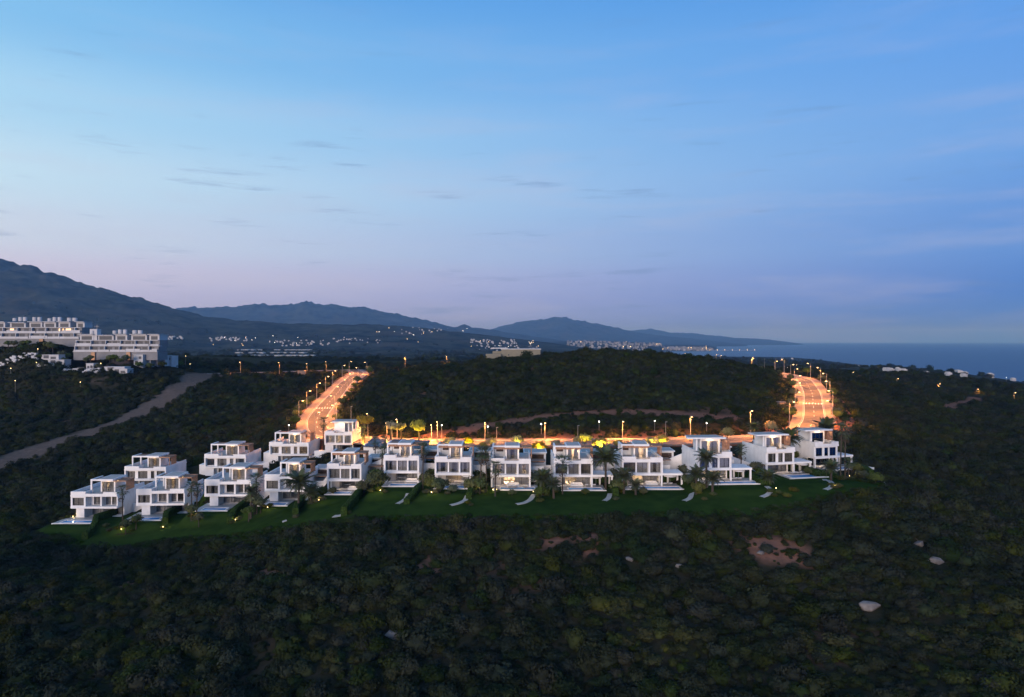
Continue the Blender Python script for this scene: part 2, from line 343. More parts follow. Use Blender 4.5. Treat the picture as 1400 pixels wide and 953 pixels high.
def zfar(x, y):
    px = 700 + F*x/np.maximum(y, 1.0); px = np.clip(px, -1500, 2900)
    D = np.maximum(y, 200.0); L = np.log(np.clip(D, 700, 30000))
    rows = np.stack([np.interp(px, PL_PX, r) for r in PL])           # knots x n
    i = np.clip(np.searchsorted(PL_D, L)-1, 0, len(PL_D)-2); t = (L-PL_D[i])/(PL_D[i+1]-PL_D[i])
    n = np.arange(len(px)); z = rows[i, n]*(1-t)+rows[i+1, n]*t
    z = z + (fbm(x/260, y/260, 3, 4)-0.47)*np.clip((D-650)/900, 0, 1)*26
    coast = tbl(COAST, px)*(1+0.05*(fbm(x/500, y/500, 8, 3)-.5))
    z = z*(1-sstep(coast*0.62, coast, D)) + (-73.5)*sstep(coast*0.62, coast, D)
    sea = sstep(coast*0.985, coast*1.01, D)
    z = np.where((sea > 0), z*(1-sea)+(-80)*sea, z)
    # the promontory with the town, beyond the bay
    tw = (1-sstep(960, 985, px))*sstep(6900, 7200, D)*sstep(880, 900, px)
    z = np.where(tw > 0, np.maximum(z, -80+tw*(8+6*vnoise(x/300, y/300, 4)+30*sstep(7300, 9000, D))), z)
    for T, Dk, w0, w1, rough in ((RID5,5000,2400,2000,.10),(RID12,12000,3500,3000,.13),(RID16,16500,3800,4000,.13),(RID20,21000,4000,4000,.12)):
        zp = CZ - (tbl(T, px)-EY)/F*Dk
        d = np.where(D < Dk, (Dk-D)/w0, (D-Dk)/w1)
        gull = (fbm(x/(Dk*.05), y/(Dk*.05), 11, 5)-.47)
        s = np.clip(1-d, 0, 1); s = s**1.25
        sil = 1+ rough*gull*4.4*(1-s) + 0.13*(fbm(x/(Dk*.018), y/(Dk*.018), 17, 4)-.47) + (0.05 if Dk > 6000 else 0.018)*(np.abs(fbm(x/(Dk*.007), y/(Dk*.007), 19, 3)-.44)*4-.4)
        zr = -78 + (zp+78)*s*np.clip(sil, .3, 1.7)
        z = np.where((zp > -60) & (s > 0), np.maximum(z, zr), z)
    return z
# multiquadric interpolation of the surveyed points
far_pts = []
for px in (-300,-100,100,300,450,600,750,900,1050,1200,1350,1500,1700):
    for D in (760, 1000):
        far_pts.append(((px-700)/F*D, D))
far_pts = np.array(far_pts); fz = zfar(far_pts[:,0], far_pts[:,1])
C = np.vstack([C, np.column_stack([far_pts, fz])])
CC = 9.0
def phi(d2): return np.sqrt(d2+CC*CC)
A = phi(((C[:,None,:2]-C[None,:,:2])**2).sum(-1)); n = len(C)
A = A - np.eye(n)*0.6
K = np.zeros((n+1, n+1)); K[:n,:n] = A; K[:n,n] = 1; K[n,:n] = 1
wts = np.linalg.solve(K, np.append(C[:,2], 0))
def znear(x, y):
    out = np.empty(len(x))
    for s in range(0, len(x), 40000):
        d2 = (x[s:s+40000,None]-C[None,:,0])**2+(y[s:s+40000,None]-C[None,:,1])**2
        out[s:s+40000] = phi(d2)@wts[:n]+wts[n]
    return out
def line_dist(x, y, L):
    """distance to a polyline and its height there"""
    best = np.full(len(x), 1e9); zz = np.zeros(len(x)); side = np.zeros(len(x))
    for a, b in zip(L[:-1], L[1:]):
        d = b[:2]-a[:2]; l2 = (d**2).sum()
        t = np.clip(((x-a[0])*d[0]+(y-a[1])*d[1])/l2, 0, 1)
        qx = a[0]+t*d[0]; qy = a[1]+t*d[1]; r = np.hypot(x-qx, y-qy)
        m = r < best
        best[m] = r[m]; zz[m] = (a[2]+t*(b[2]-a[2]))[m]; side[m] = (d[0]*(y-a[1])-d[1]*(x-a[0]))[m]
    return best, zz, side
ROADS = [(road[::3], 7.2), (cross[::3], 4.2), (cross2[::3], 4.2)]
def H(x, y, roads=True):
    x = np.atleast_1d(np.asarray(x, float)); y = np.atleast_1d(np.asarray(y, float))
    zf = zfar(x, y); z = zf.copy()
    m = y < 1000
    if m.any():
        zn = znear(x[m], y[m]); b = sstep(640, 980, y[m])
        zn = zn + (fbm(x[m]/14, y[m]/14, 21, 4)-.47)*1.6*sstep(0, 1, np.clip((y[m]-215)/40, 0, 1) + (y[m] < 124))
        zn = zn + (fbm(x[m]/34+5, y[m]/34, 25, 3)-.44)*7.0*(1-sstep(100, 119, y[m])) + (fbm(x[m]/40+3, y[m]/40, 29, 3)-.44)*6.0*sstep(100, 135, x[m])*(y[m] < 400)
        z[m] = zn*(1-b)+zf[m]*b
    near = (y < 560) & (np.abs(x) < 320)
    if roads and near.any():
        xi, yi = x[near], y[near]; zi = z[near]
        for L, hw in ROADS:
            d, zr, _ = line_dist(xi, yi, L)
            f = 1-sstep(hw+0.8, hw+11, d)
            zi = zi*(1-f)+(zr-0.25)*f
        for k, (vx, vy, vz, rz, ty, W) in VP.items():
            c, s = math.cos(R(rz)), math.sin(R(rz))
            lx = (xi-vx)*c+(yi-vy)*s; ly = -(xi-vx)*s+(yi-vy)*c
            ext = 5.2 if ty in ('MP', 'C') else 0.5
            dx = np.maximum(np.maximum(-0.3-lx, lx-(W+ext)), 0); dy = np.maximum(np.maximum(-7.0-ly, ly-9), 0)
            f = 1-sstep(0.4, 3.6, np.hypot(dx, dy))
            zi = zi*(1-f)+(vz-0.22)*f
        z[near] = zi
    return z
def h1(x, y): return float(H([x], [y])[0])
_Ds = np.concatenate([np.linspace(70, 700, 1800), np.geomspace(701, 24000, 2500)])
def ground(px, py, dmin=70, dmax=24000):
    """where the line of sight through a photo pixel meets the land"""
    D = _Ds[(_Ds >= dmin) & (_Ds <= dmax)]; x = (px-700)/F*D; z = CZ-(py-EY)/F*D
    h = H(x, D); i = np.argmax(z <= h)
    if z[i] > h[i]: i = len(D)-1
    return (float(x[i]), float(D[i]), float(h[i]))

# lawn outline (photo pixels on the land, counter-clockwise)
LAWN_PX = [(72,733),(110,745),(160,747),(200,744),(260,740),(350,729),(450,716),(580,712),(700,711),(830,709),(950,706),(1040,700),(1100,692),(1150,684),(1212,669),(1222,661),(1194,647),(1150,643)]
def lawn_xy():
    edge = []
    Dg = [158,151,149,150,148,141,136,132,130,130,130,131,134,138,143,146,152,160]
    for (px,py), D in zip(LAWN_PX, Dg): edge.append(((px-700)/F*D, D))
    back = []
    for k in ('V13','V12','V11','V10','V9','V8','V7','V6','V5','V4','V3','V2','V1'):
        x,y,z,rz,ty,W = VP[k]; back += [(x+W, y+3.5), (x-0.2, y+3.5)]
    back += [(-112,167),(-113,161)]
    return edge+back
LAWN = np.array(lawn_xy())
def in_poly(x, y, poly):
    x = np.asarray(x); y = np.asarray(y); c = np.zeros(len(x), bool); j = len(poly)-1
    for i in range(len(poly)):
        xi, yi = poly[i]; xj, yj = poly[j]
        m = ((yi > y) != (yj > y)) & (x < (xj-xi)*(y-yi)/(yj-yi+1e-12)+xi)
        c ^= m; j = i
    return c
def poly_edge_dist(x, y, poly):
    L = np.column_stack([np.vstack([poly, poly[:1]]), np.zeros(len(poly)+1)])
    return line_dist(np.asarray(x, float), np.asarray(y, float), L)[0]

# dirt tracks (photo pixels with distance)
def trackline(rows): return spline(np.array([P(*r) for r in rows], float), 4.0)
TRACKS = [(trackline([(-120,690,205),(0,640,238),(60,615,262),(150,585,300),(230,553,350),(280,525,410),(305,513,438)]), 8.0),
          (trackline([(545,592,216),(620,586,219),(680,579,222),(740,571,226),(800,565,228),(860,562,229),(930,566,227),(985,574,224),(1015,578,226)]), 3.0),
          (trackline([(120,523,372),(180,512,395),(235,503,420),(300,499,450)]), 2.6),
          (trackline([(1148,545,290),(1158,570,262),(1162,600,235),(1152,625,210)]), 1.6),
          (trackline([(1290,560,320),(1345,549,395),(1400,548,430),(1480,552,450)]), 3.0)]
def bare(x, y):
    """0..1 bare reddish soil"""
    x = np.asarray(x, float); y = np.asarray(y, float); v = np.zeros(len(x))
    m = (y < 600) & (np.abs(x) < 420)
    xi, yi = x[m], y[m]; vi = np.zeros(len(xi)); nse = fbm(xi/7, yi/7, 31, 4)
    for L, hw in TRACKS:
        d, _, _ = line_dist(xi, yi, L[::2]); vi = np.maximum(vi, 1-sstep(hw*0.75, hw*1.25, d+(nse-.47)*hw*1.2))
    d, _, side = line_dist(xi, yi, ROADS[0][0])
    bank = (1-sstep(9, 16, d))*(side > 0)*(yi < 260)*(xi > -45)*(xi < 85)*sstep(.40, .56, nse)
    vi = np.maximum(vi, bank); 
    vi = np.maximum(vi, (1-sstep(7.5, 9.5, d+(nse-.47)*3)))
    strip = (1-sstep(2, 5, np.abs(yi-(119+3*np.sin(xi/17)))))*sstep(.46, .60, nse)*(xi > -70)*(xi < 70)
    vi = np.maximum(vi, strip)
    pat = sstep(.60, .70, fbm(xi/16+40, yi/16, 47, 4))*(yi < 135)
    pat2 = sstep(.62, .72, fbm(xi/13+9, yi/13+5, 57, 4))*(yi > 205)*(yi < 420)
    vi = np.maximum(vi, np.maximum(pat*.22, pat2*.5))
    v[m] = vi; return v

az = np.linspace(R(-60), R(60), 620); rr_ = np.geomspace(36, 27000, 640)
AZ, RR = np.meshgrid(az, rr_); gx = (np.tan(AZ)*RR).ravel(); gy = RR.ravel()
gz = H(gx, gy)
# sink the sheet a little under the lawn and the roads
inl = in_poly(gx, gy, LAWN); gz[inl] -= 0.12
na, nr = len(az), len(rr_)
I = np.arange(na*nr).reshape(nr, na)
quads = np.stack([I[:-1,:-1], I[:-1,1:], I[1:,1:], I[1:,:-1]], -1).reshape(-1, 4)
gme = grid_mesh('ground', np.column_stack([gx, gy, gz]), quads)
att = gme.attributes.new('bare', 'FLOAT', 'POINT'); att.data.foreach_set('value', bare(gx, gy).astype(np.float32))
gme.polygons.foreach_set('use_smooth', np.ones(len(gme.polygons), bool))
def ground_mat():
    m = bpy.data.materials.new('hillside_soil'); m.use_nodes = True; t = m.node_tree; b = t.nodes['Principled BSDF']
    b.inputs['Roughness'].default_value = 0.95; b.inputs['Specular IOR Level'].default_value = 0.0
    g = t.nodes.new('ShaderNodeNewGeometry')
    def noise(sc, det=6, ro=.6):
        nn = t.nodes.new('ShaderNodeTexNoise'); t.links.new(g.outputs['Position'], nn.inputs[0]); nn.inputs['Scale'].default_value = sc; nn.inputs['Detail'].default_value = det; nn.inputs['Roughness'].default_value = ro; return nn.outputs[0]
    def mr(v, a, b_):
        k = t.nodes.new('ShaderNodeMapRange'); t.links.new(v, k.inputs[0]); k.inputs[1].default_value = a; k.inputs[2].default_value = b_; return k.outputs[0]
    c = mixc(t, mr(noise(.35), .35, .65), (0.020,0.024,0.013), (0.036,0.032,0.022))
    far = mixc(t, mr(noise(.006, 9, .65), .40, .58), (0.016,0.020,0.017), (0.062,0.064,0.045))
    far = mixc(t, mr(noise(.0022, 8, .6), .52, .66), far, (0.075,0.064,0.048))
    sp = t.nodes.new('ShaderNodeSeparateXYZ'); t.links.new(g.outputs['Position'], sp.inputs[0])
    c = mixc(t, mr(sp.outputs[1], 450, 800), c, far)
    a = t.nodes.new('ShaderNodeAttribute'); a.attribute_name = 'bare'
    dirt = mixc(t, mr(noise(.8, 8, .7), .3, .7), (0.23,0.115,0.078), (0.12,0.068,0.050))
    dirt = mixc(t, mr(sp.outputs[0], -95, -50), mixc(t, mr(noise(.6, 8, .7), .3, .7), (0.17,0.125,0.10), (0.10,0.075,0.062)), dirt)
    c = mixc(t, a.outputs['Fac'], c, dirt)
    t.links.new(c, b.inputs['Base Color'])
    bp = t.nodes.new('ShaderNodeBump'); bp.inputs['Strength'].default_value = 0.6; bp.inputs['Distance'].default_value = 0.4
    t.links.new(noise(1.3, 8, .7), bp.inputs['Height']); t.links.new(bp.outputs[0], b.inputs['Normal'])
    return m
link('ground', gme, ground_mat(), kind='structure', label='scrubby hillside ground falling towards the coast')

# sea
sv_ = [(-60000+i*2400, 600+ (36000*(j/40)**2), -75.0) for j in range(41) for i in range(51)]
sq = [(j*51+i, j*51+i+1, (j+1)*51+i+1, (j+1)*51+i) for j in range(40) for i in range(50)]
link('sea', grid_mesh('sea', np.array(sv_)*np.array([0.62,1,1]), sq), M_sea, kind='structure', label='calm dark blue sea reaching the horizon')

# lawn sheet
lx, ly = np.meshgrid(np.arange(-116, 100, 0.7), np.arange(126, 176, 0.7)); sh = lx.shape; lx = lx.ravel(); ly = ly.ravel()
ins = in_poly(lx, ly, LAWN).reshape(sh)
lz = H(lx, ly)+0.05
li = np.arange(lx.size).reshape(sh)
keep = ins[:-1,:-1] & ins[:-1,1:] & ins[1:,1:] & ins[1:,:-1]
lq = np.stack([li[:-1,:-1], li[:-1,1:], li[1:,1:], li[1:,:-1]], -1)[keep]
used = np.unique(lq); remap = np.zeros(lx.size, int); remap[used] = np.arange(len(used))
lme = grid_mesh('lawn', np.column_stack([lx,ly,lz])[used], remap[lq]); lme.polygons.foreach_set('use_smooth', np.ones(len(lme.polygons), bool))
link('lawn', lme, M_lawn, kind='structure', label='mown dark green lawn below the front villas')

# ------------------------------------------------------------------ roads
def ribbon(L, o0, o1, dz, name, m, thick=0.0, parent=None, s0=0, s1=None, **props):
    Q = L[s0:s1]; d = np.gradient(Q[:,:2], axis=0); d /= np.linalg.norm(d, axis=1)[:,None]
    nrm = np.column_stack([-d[:,1], d[:,0]])
    a = np.column_stack([Q[:,:2]+nrm*o0, Q[:,2]+dz]); b = np.column_stack([Q[:,:2]+nrm*o1, Q[:,2]+dz]); k = len(Q)
    if thick:
        V = np.vstack([a, b, a-[0,0,thick], b-[0,0,thick]]); fs = []
        for i in range(k-1):
            fs += [(k+i,k+i+1,i+1,i), (i,i+1,2*k+i+1,2*k+i), (k+i+1,k+i,3*k+i,3*k+i+1)]
    else:
        V = np.vstack([a, b]); fs = [(k+i,k+i+1,i+1,i) for i in range(k-1)]
    me = bpy.data.meshes.new(name); me.from_pydata([tuple(v) for v in V], [], fs); me.update()
    return link(name, me, m, parent, **props)
rd = ribbon(road, -3.6, 3.6, 0.0, 'road', M_asphalt, kind='structure', label='street looping behind the villas and up both sides of the knoll')
ribbon(road, 3.6, 3.85, 0.12, 'kerb', M_kerb, 0.3, rd); ribbon(road, -3.85, -3.6, 0.12, 'kerb', M_kerb, 0.3, rd)
ribbon(road, 3.85, 6.9, 0.11, 'pavement', M_pave, 0.4, kind='structure', label='pale pavement on the knoll side of the street')
ribbon(road, -6.9, -3.85, 0.11, 'pavement', M_pave, 0.4, kind='structure', label='pale pavement on the villa side of the street')
ribbon(road, 3.25, 3.40, 0.006, 'edge_line', M_paint, 0, rd); ribbon(road, -3.40, -3.25, 0.006, 'edge_line', M_paint, 0, rd)
for s in range(4, len(road)-6, 5): ribbon(road, -0.07, 0.07, 0.006, 'lane_dash', M_paint, 0, rd, s0=s, s1=s+3)
def zebra(ci):
    p = road[ci]; d = road[ci+1][:2]-road[ci-1][:2]; d /= np.linalg.norm(d); nn = np.array([-d[1], d[0]])
    sl = (road[ci+1][2]-road[ci-1][2])/np.linalg.norm(road[ci+1][:2]-road[ci-1][:2])
    for k in range(7):
        o = -3.3+k*1.1
        mb = MB(); vs_ = []
        for a, b in ((-1.7,0),(1.7,0),(1.7,.55),(-1.7,.55)):
            q = p[:2]+d*a+nn*(o+b); vs_.append((q[0], q[1], p[2]+sl*a+0.010))
        mb.v = vs_; mb.f = [(0,1,2,3)]; mb.build('zebra_stripe', M_paint, rd)
def idx_at(x, y): return int(np.argmin(np.hypot(road[:,0]-x, road[:,1]-y)))
zebra(idx_at(-80,291)); zebra(idx_at(120,272))
cr_ = ribbon(cross, -3.2, 3.2, 0.02, 'road', M_asphalt, kind='structure', label='lit road running along the ridge above the dark valley')
ribbon(cross, 3.2, 4.6, 0.13, 'pavement', M_pave, .4, cr_); ribbon(cross, -4.6, -3.2, 0.13, 'pavement', M_pave, .4, cr_)
ribbon(cross2, -3.2, 3.2, 0.03, 'road', M_asphalt, kind='structure', label='lit road running on behind the knoll')

# ================================================================== villas
def wall_x(mb, x0, x1, z0, z1, y, th, ops=()):
    cur = x0
    for a, b, c, d in sorted(ops):
        if a > cur: mb.box(cur, a, y, y+th, z0, z1)
        if c > z0: mb.box(a, b, y, y+th, z0, c)
        if d < z1: mb.box(a, b, y, y+th, d, z1)
        cur = b
    if cur < x1: mb.box(cur, x1, y, y+th, z0, z1)
vr = random.Random(5)
def window(par, a, b, c, d, y, n=2, curtain=None, name='window'):
    t = 0.07; mb = MB()
    mb.box(a, b, y, y+.09, c, c+t).box(a, b, y, y+.09, d-t, d)
    for i in range(n+1):
        x = a+(b-a-t)*i/n; mb.box(x, x+t, y+.002, y+.088, c+t, d-t)
    w = mb.build(name, M_frame, par)
    for i in range(n):
        x = a+(b-a-t)*i/n+t; x2 = a+(b-a-t)*(i+1)/n
        MB().box(x, x2, y+.035, y+.05, c+t, d-t).build('pane', M_glass, w)
    k = vr.random() if curtain is None else curtain
    if k > 0.12:                                            # drawn-back curtains with folds
        spans = [(a+.1, a+(b-a)*(.22+.30*k)), (b-(b-a)*(.20+.28*vr.random()), b-.1)] if k < .6 else [(a+.08, b-.08)]
        for s0, s1 in spans:
            mb = MB(); m = max(3, int((s1-s0)/.18))
            for i in range(m):
                xa = s0+(s1-s0)*i/m; xb = s0+(s1-s0)*(i+1)/m; o1 = .10*(i % 2); o2 = .10*((i+1) % 2)
                if i == 0: mb.v += [(xa, y+.30+o1, c+.03), (xa, y+.30+o1, d-.03)]
                nv = len(mb.v); mb.v += [(xb, y+.30+o2, c+.03), (xb, y+.30+o2, d-.03)]; mb.f.append((nv-2,nv,nv+1,nv-1))
            mb.build('curtain', M_curtain, w)
    return w
def railing(par, x0, x1, y, z0, h=0.95):
    mb = MB(); mb.box(x0, x1, y, y+.04, z0+h, z0+h+.05)
    r = mb.build('railing', M_metal, par); MB().box(x0, x1, y+.012, y+.028, z0+.02, z0+h).build('pane', M_glass, r)
def slats(par, x0, x1, y0, y1, z, m=None, step=.34, along='y', hgt=.16, name='pergola_slats'):
    mb = MB()
    if along == 'y':
        x = x0
        while x < x1-.08: mb.box(x, x+.17, y0, y1, z, z+hgt); x += step
    else:
        y = y0
        while y < y1-.08: mb.box(x0, x1, y, y+.11, z, z+hgt); y += step
    mb.build(name, m or M_wood, par, kind='stuff')
def screen(par, x, y0, y1, z0, z1, step=.26, name='slat_screen'):
    mb = MB(); y = y0
    while y < y1-.08: mb.box(x, x+.07, y, y+.15, z0, z1); y += step
    mb.box(x-.02, x+.09, y0, y1, z1, z1+.12)
    mb.build(name, M_wood, par, kind='stuff')
def point(par, loc, e, col=(1.0, .66, .36), r=0.25, name='room_light'):
    l = bpy.data.lights.new(name, 'POINT'); l.energy = e; l.color = col; l.shadow_soft_size = r
    o = bpy.data.objects.new(name, l); COL.objects.link(o); o.parent = par; o.location = loc
    return o
WH = render_white
def villa(key, label, lit=()):
    x, y, z, rz, ty, W = VP[key]
    v = empty('villa', (x, y, z), R(rz), label, 'villa', 'white villas of the hillside estate')
    A = ty in ('A', 'A2'); Mm = ty in ('M', 'MP'); Cc = ty == 'C'; Bk = ty in ('B', 'B4')
    dep = 12.0 if not Cc else 10.5
    if ty == 'A2': dep = 11.0
    s0, s1, r0, r1 = 2.35, 2.80, 5.25, 5.65
    MB().box(-.0, W, 1.2, dep, -3.0, 0.0).build('plinth', WH, v)
    # ---- ground floor
    g = MB(); gy = 2.6 if not Bk else 1.6
    ga, gb = .35, W-.35
    if A or Bk: ga = 3.4
    wall_x(g, .05, W-.05, 0, s0, gy, .25, [(ga, gb, .04, s0-.12)])
    g.box(.05, .32, gy+.25, dep, 0, s0).box(W-.32, W-.05, gy+.25, dep, 0, s0).box(.32, W-.32, dep-.3, dep, 0, s0)
    g.build('ground_floor_wall', WH, v)
    MB().box(.32, W-.32, gy+4.6, gy+4.75, .02, s0).build('inner_wall', M_inter, v)
    window(v, ga, gb, .04, s0-.12, gy+.1, 5 if not A else 4, .3)
    if Mm: MB().box(.40, 2.3, gy-.25, gy-.05, .02, s0-.02).build('sliding_panel', M_grey, v)
    if A:
        MB().box(1.2, 3.2, -.35, 2.6, 0, s0-.003).build('pier', WH, v)
    elif Bk:
        MB().box(.1, 2.6, .1, 1.6, 0, s0-.003).build('pier', WH, v)
    else:
        MB().box(.03, .40, -.12, .30, 0, s0-.003).build('column', WH, v)
        MB().box(W-.40, W-.03, -.12, .30, 0, s0-.003).build('column', WH, v)
    MB().box(0, W, -.3 if not A else -.7, dep+.2, s0, s1).build('floor_slab', WH, v)
    MB().box(0.1, W-.1, -.28 if not A else -.68, gy, s0-.06, s0-.004).build('soffit', M_ceil, v)
    # ---- first floor
    u = MB(); wy = .55
    if A:
        b1 = 3.7
        wall_x(u, 0, b1, s1, r0, -.6, .25, [(.45, b1-.45, s1+.25, r0-.3)])
        u.box(b1-.25, b1, -.35, 1.5, s1, r0)
        ww = (W-b1-.9)
        ops = [(b1+.9, b1+.9+ww*.34, s1+.05, r0-.25), (b1+.9+ww*.44, b1+.9+ww*.62, s1+.05, r0-.25), (b1+.9+ww*.66, W-.35, s1+.05, r0-.25)]
        wall_x(u, b1, W, s1, r0, 1.3, .22, ops)
        u.box(W-.3, W, -.3, 1.3, s1, r0).box(b1+.9+ww*.36, b1+.9+ww*.42, -.2, 1.3, s1, r0)
        u.box(0, .3, -.35, dep, s1, r0).box(W-.3, W, 1.52, dep, s1, r0).box(.3, W-.3, dep-.3, dep, s1, r0)
        window(v, .45, b1-.45, s1+.25, r0-.3, -.5, 2)
        for o in ops: window(v, *o, 1.38, 2 if o[1]-o[0] > 1.3 else 1)
        iy = 5.5
    elif Cc:
        ops = [(.6, .6+W*.27, s1+.10, r0-.3), (.6+W*.36, .6+W*.52, s1+.05, r0-.3), (.6+W*.58, W-.5, s1+.05, r0-.3)]
        wall_x(u, 0, W, s1, r0, .1, .25, ops)
        u.box(0, .3, .35, dep, s1, r0).box(W-.3, W, .35, dep, s1, r0).box(.3, W-.3, dep-.3, dep, s1, r0)
        for o in ops: window(v, *o, .22, 2 if o[1]-o[0] > 1.4 else 1)
        iy = 5
    else:
        e = .38
        ops = [(e+.05, W*.345, s1+.12, r0-.16), (W*.385, W*.645, s1+.05, r0-.16), (W*.705, W-e-.05, s1+.05, r0-.16)]
        if Bk and ty == 'B': ops = [(.5, 2.6, s1+.2, r0-.35), (3.5, 6.2, s1+.05, r0-.3), (7.2, 8.2, s1+.05, r0-.3), (8.9, W-.6, s1+.05, r0-.3)]
        wall_x(u, e, W-e, s1, r0, wy, .22, ops)
        u.box(0, e, -.28, dep, s1, r0).box(W-e, W, -.28, dep, s1, r0).box(e, W-e, dep-.3, dep, s1, r0)
        u.box(W*.655, W*.695, -.1, wy, s1, r0) if Mm else None
        for o in ops: window(v, *o, wy+.08, 2 if o[1]-o[0] > 1.5 else 1)
        iy = 5
    u.build('upper_floor_wall', WH, v)
    MB().box(.31, W-.31, iy, iy+.15, s1+.01, r0).build('inner_wall', M_inter, v)
    MB().box(-.02, W+.02, -.36 if not A else -.72, dep+.22, r0, r1).build('roof_slab', WH, v)
    MB().box(.4, W-.4, 0.2, dep-.2, r1+.004, r1+.03).build('roof_terrace', M_deck, v)
    # ---- parapets
    pf = -.33 if not A else -.68
    lw = .345*W if not A else 3.7
    for nm, a in (('parapet', (.02, lw, pf+.03, pf+.33, r1, 6.5)), ('parapet', (.02, .28, pf+.33, dep, r1, 6.45)), ('parapet', (lw-.25, lw-.001, pf+.33, 2.6, r1, 6.47)),
                  ('parapet', (W*.70, W-.02, pf+.03, pf+.33, r1, 6.35)), ('parapet', (W-.28, W-.021, pf+.33, dep, r1, 6.32))):
        MB().box(*a).build(nm, WH, v)
    MB().box(lw+.001, W*.70-.001, pf+.06, pf+.26, r1, r1+.28).build('parapet', WH, v)
    # ---- penthouse
    if Cc:
        p0, p1, py_, ph = W*.22, W*.80, 3.0, 8.75
    elif A: p0, p1, py_, ph = W*.47, W*.79, 2.8, 8.7
    elif ty == 'B': p0, p1, py_, ph = W*.40, W*.72, 3.2, 8.7
    elif ty == 'B4': p0, p1, py_, ph = W*.26, W*.80, 3.0, 8.9
    else: p0, p1, py_, ph = W*.36, W*.71, 3.6, 8.45
    pd = py_+4.6
    q = MB()
    if ty == 'B4': op = [(p1-1.3, p1-.3, r1+.05, ph-.4)]
    else: op = [(p0+.35, p1-.35, r1+.05, ph-.45)]
    wall_x(q, p0, p1, r1, ph, py_, .22, op)
    q.box(p0, p0+.22, py_+.22, pd, r1, ph).box(p1-.22, p1, py_+.22, pd, r1, ph).box(p0+.22, p1-.22, pd-.22, pd, r1, ph)
    q.build('penthouse_wall', WH, v)
    window(v, *op[0], py_+.08, 3 if ty != 'B4' else 1, .5)
    MB().box(p0+.23, p1-.23, py_+3.4, py_+3.5, r1+.04, ph).build('inner_wall', M_inter, v)
    if Cc:                                                   # wide floating roof, tilted up at the front
        pts = [(-2.0, .8, ph+.35), (p1+.6, .8, ph+.30), (p1+.6, 7.2, ph+.05), (-.4, 7.2, ph+.05), (-2.0, .8, ph+.66), (p1+.6, .8, ph+.62), (p1+.6, 7.2, ph+.36), (-.4, 7.2, ph+.36)]
        MB().hexa(pts).build('penthouse_roof', WH, v)
        MB().hexa([(-1.6,1.1,ph+.648),(p1+.35,1.1,ph+.612),(p1+.35,6.9,ph+.375),(-.3,6.9,ph+.375),(-1.6,1.1,ph+.665),(p1+.35,1.1,ph+.63),(p1+.35,6.9,ph+.395),(-.3,6.9,ph+.395)]).build('roof_covering', M_gravel, v)
        MB().box(.3, .62, 1.6, 2.0, r1, ph+.33).build('column', WH, v)
        MB().box(p1+.62, W+.6, 2.2, 7, ph-.2, ph+.02).build('pergola_beam', M_wood, v)
        screen(v, W+.35, 2.2, 6.8, 6.4, ph-.2); 
        mb = MB(); xx = W-1.3
        while xx < W+.3: mb.box(xx, xx+.16, 2.2, 2.28, 6.4, ph-.2); xx += .24
        mb.build('slat_screen', M_wood, v, kind='stuff')
    elif ty == 'B4':
        MB().box(p0-.4, W+.1, 1.4, pd+.3, ph, ph+.32).build('penthouse_roof', WH, v); MB().box(p0-.15, W-.15, 1.65, pd, ph+.321, ph+.34).build('roof_covering', M_gravel, v)
        MB().box(W-.5, W-.1, 1.6, 2.0, r1, ph).build('column', WH, v)
        MB().box(W-.35, W-.05, 5, 9, r1, ph-.01).build('side_wall', WH, v)
        MB().box(p0-.38, W+.08, 1.42, 1.5, ph-.12, ph-.004).build('fascia_board', M_wood, v)
    else:
        MB().box(p0-.15, p1+.15, py_-1.3, pd+.25, ph, ph+.42).build('penthouse_roof', WH, v); MB().box(p0+.1, p1-.1, py_-1.05, pd, ph+.421, ph+.44).build('roof_covering', M_gravel, v)
        lx0 = .25 if not A else W*.31
        if ty == 'B': lx0 = .9
        # white frame on the valley side
        fy = py_-1.2
        MB().box(lx0, lx0+.34, fy, fy+.36, r1, ph).build('column', WH, v)
        fr = MB(); fr.box(lx0, p0-.16, fy, fy+.34, ph+.003, ph+.40); fr.box(lx0, lx0+.34, fy+.34, pd-1, ph+.003, ph+.40); fr.box(lx0, lx0+.34, pd-1.4, pd-1, r1, ph)
        fr.build('pergola_frame', WH, v)
        slats(v, lx0+.36, p0-.17, fy+.36, pd-1, ph+.05)
        # timber pergola on the other side
        rx1 = W+.35 if not A else W+.9
        if ty == 'B': rx1 = W-.1
        bm = MB(); bm.box(p1+.16, rx1, fy+.1, fy+.35, ph-.22, ph+.06); bm.box(rx1-.2, rx1, fy+.35, pd-1.6, ph-.22, ph+.06); bm.box(p1+.16, rx1-.2, pd-1.9, pd-1.6, ph-.22, ph+.06)
        if Mm: bm.box(lx0+.3, p1+.159, fy-.06, fy-.003, ph-.42, ph+.10); bm.box(rx1-.22, rx1-.02, fy+.12, fy+.32, r1, ph-.22)
        if ty == 'B': bm.box(rx1-.2, rx1, fy+.1, fy+.3, r1, ph-.22)
        bm.build('pergola_beam', M_wood, v)
        slats(v, p1+.16, rx1-.2, fy+.36, pd-1.9, ph-.18)
        screen(v, rx1-.17, fy+1.2 if not A else fy+.4, pd-1.6, r1+.2 if not A else 6.2, ph-.24)
        if Mm:                                                # timber-lined kitchen wall under the left frame
            kb = MB(); wall_x(kb, lx0+.4, p0-.02, r1, ph-.3, pd-1.0, .2, [(lx0+.8, p0-.5, r1+1.1, ph-.9)]); kb.build('rear_wall', WH, v)
            MB().box(lx0+.6, p0-.3, pd-.78, pd-.70, r1+.9, ph-.7).build('timber_panel', M_wooddark, v)
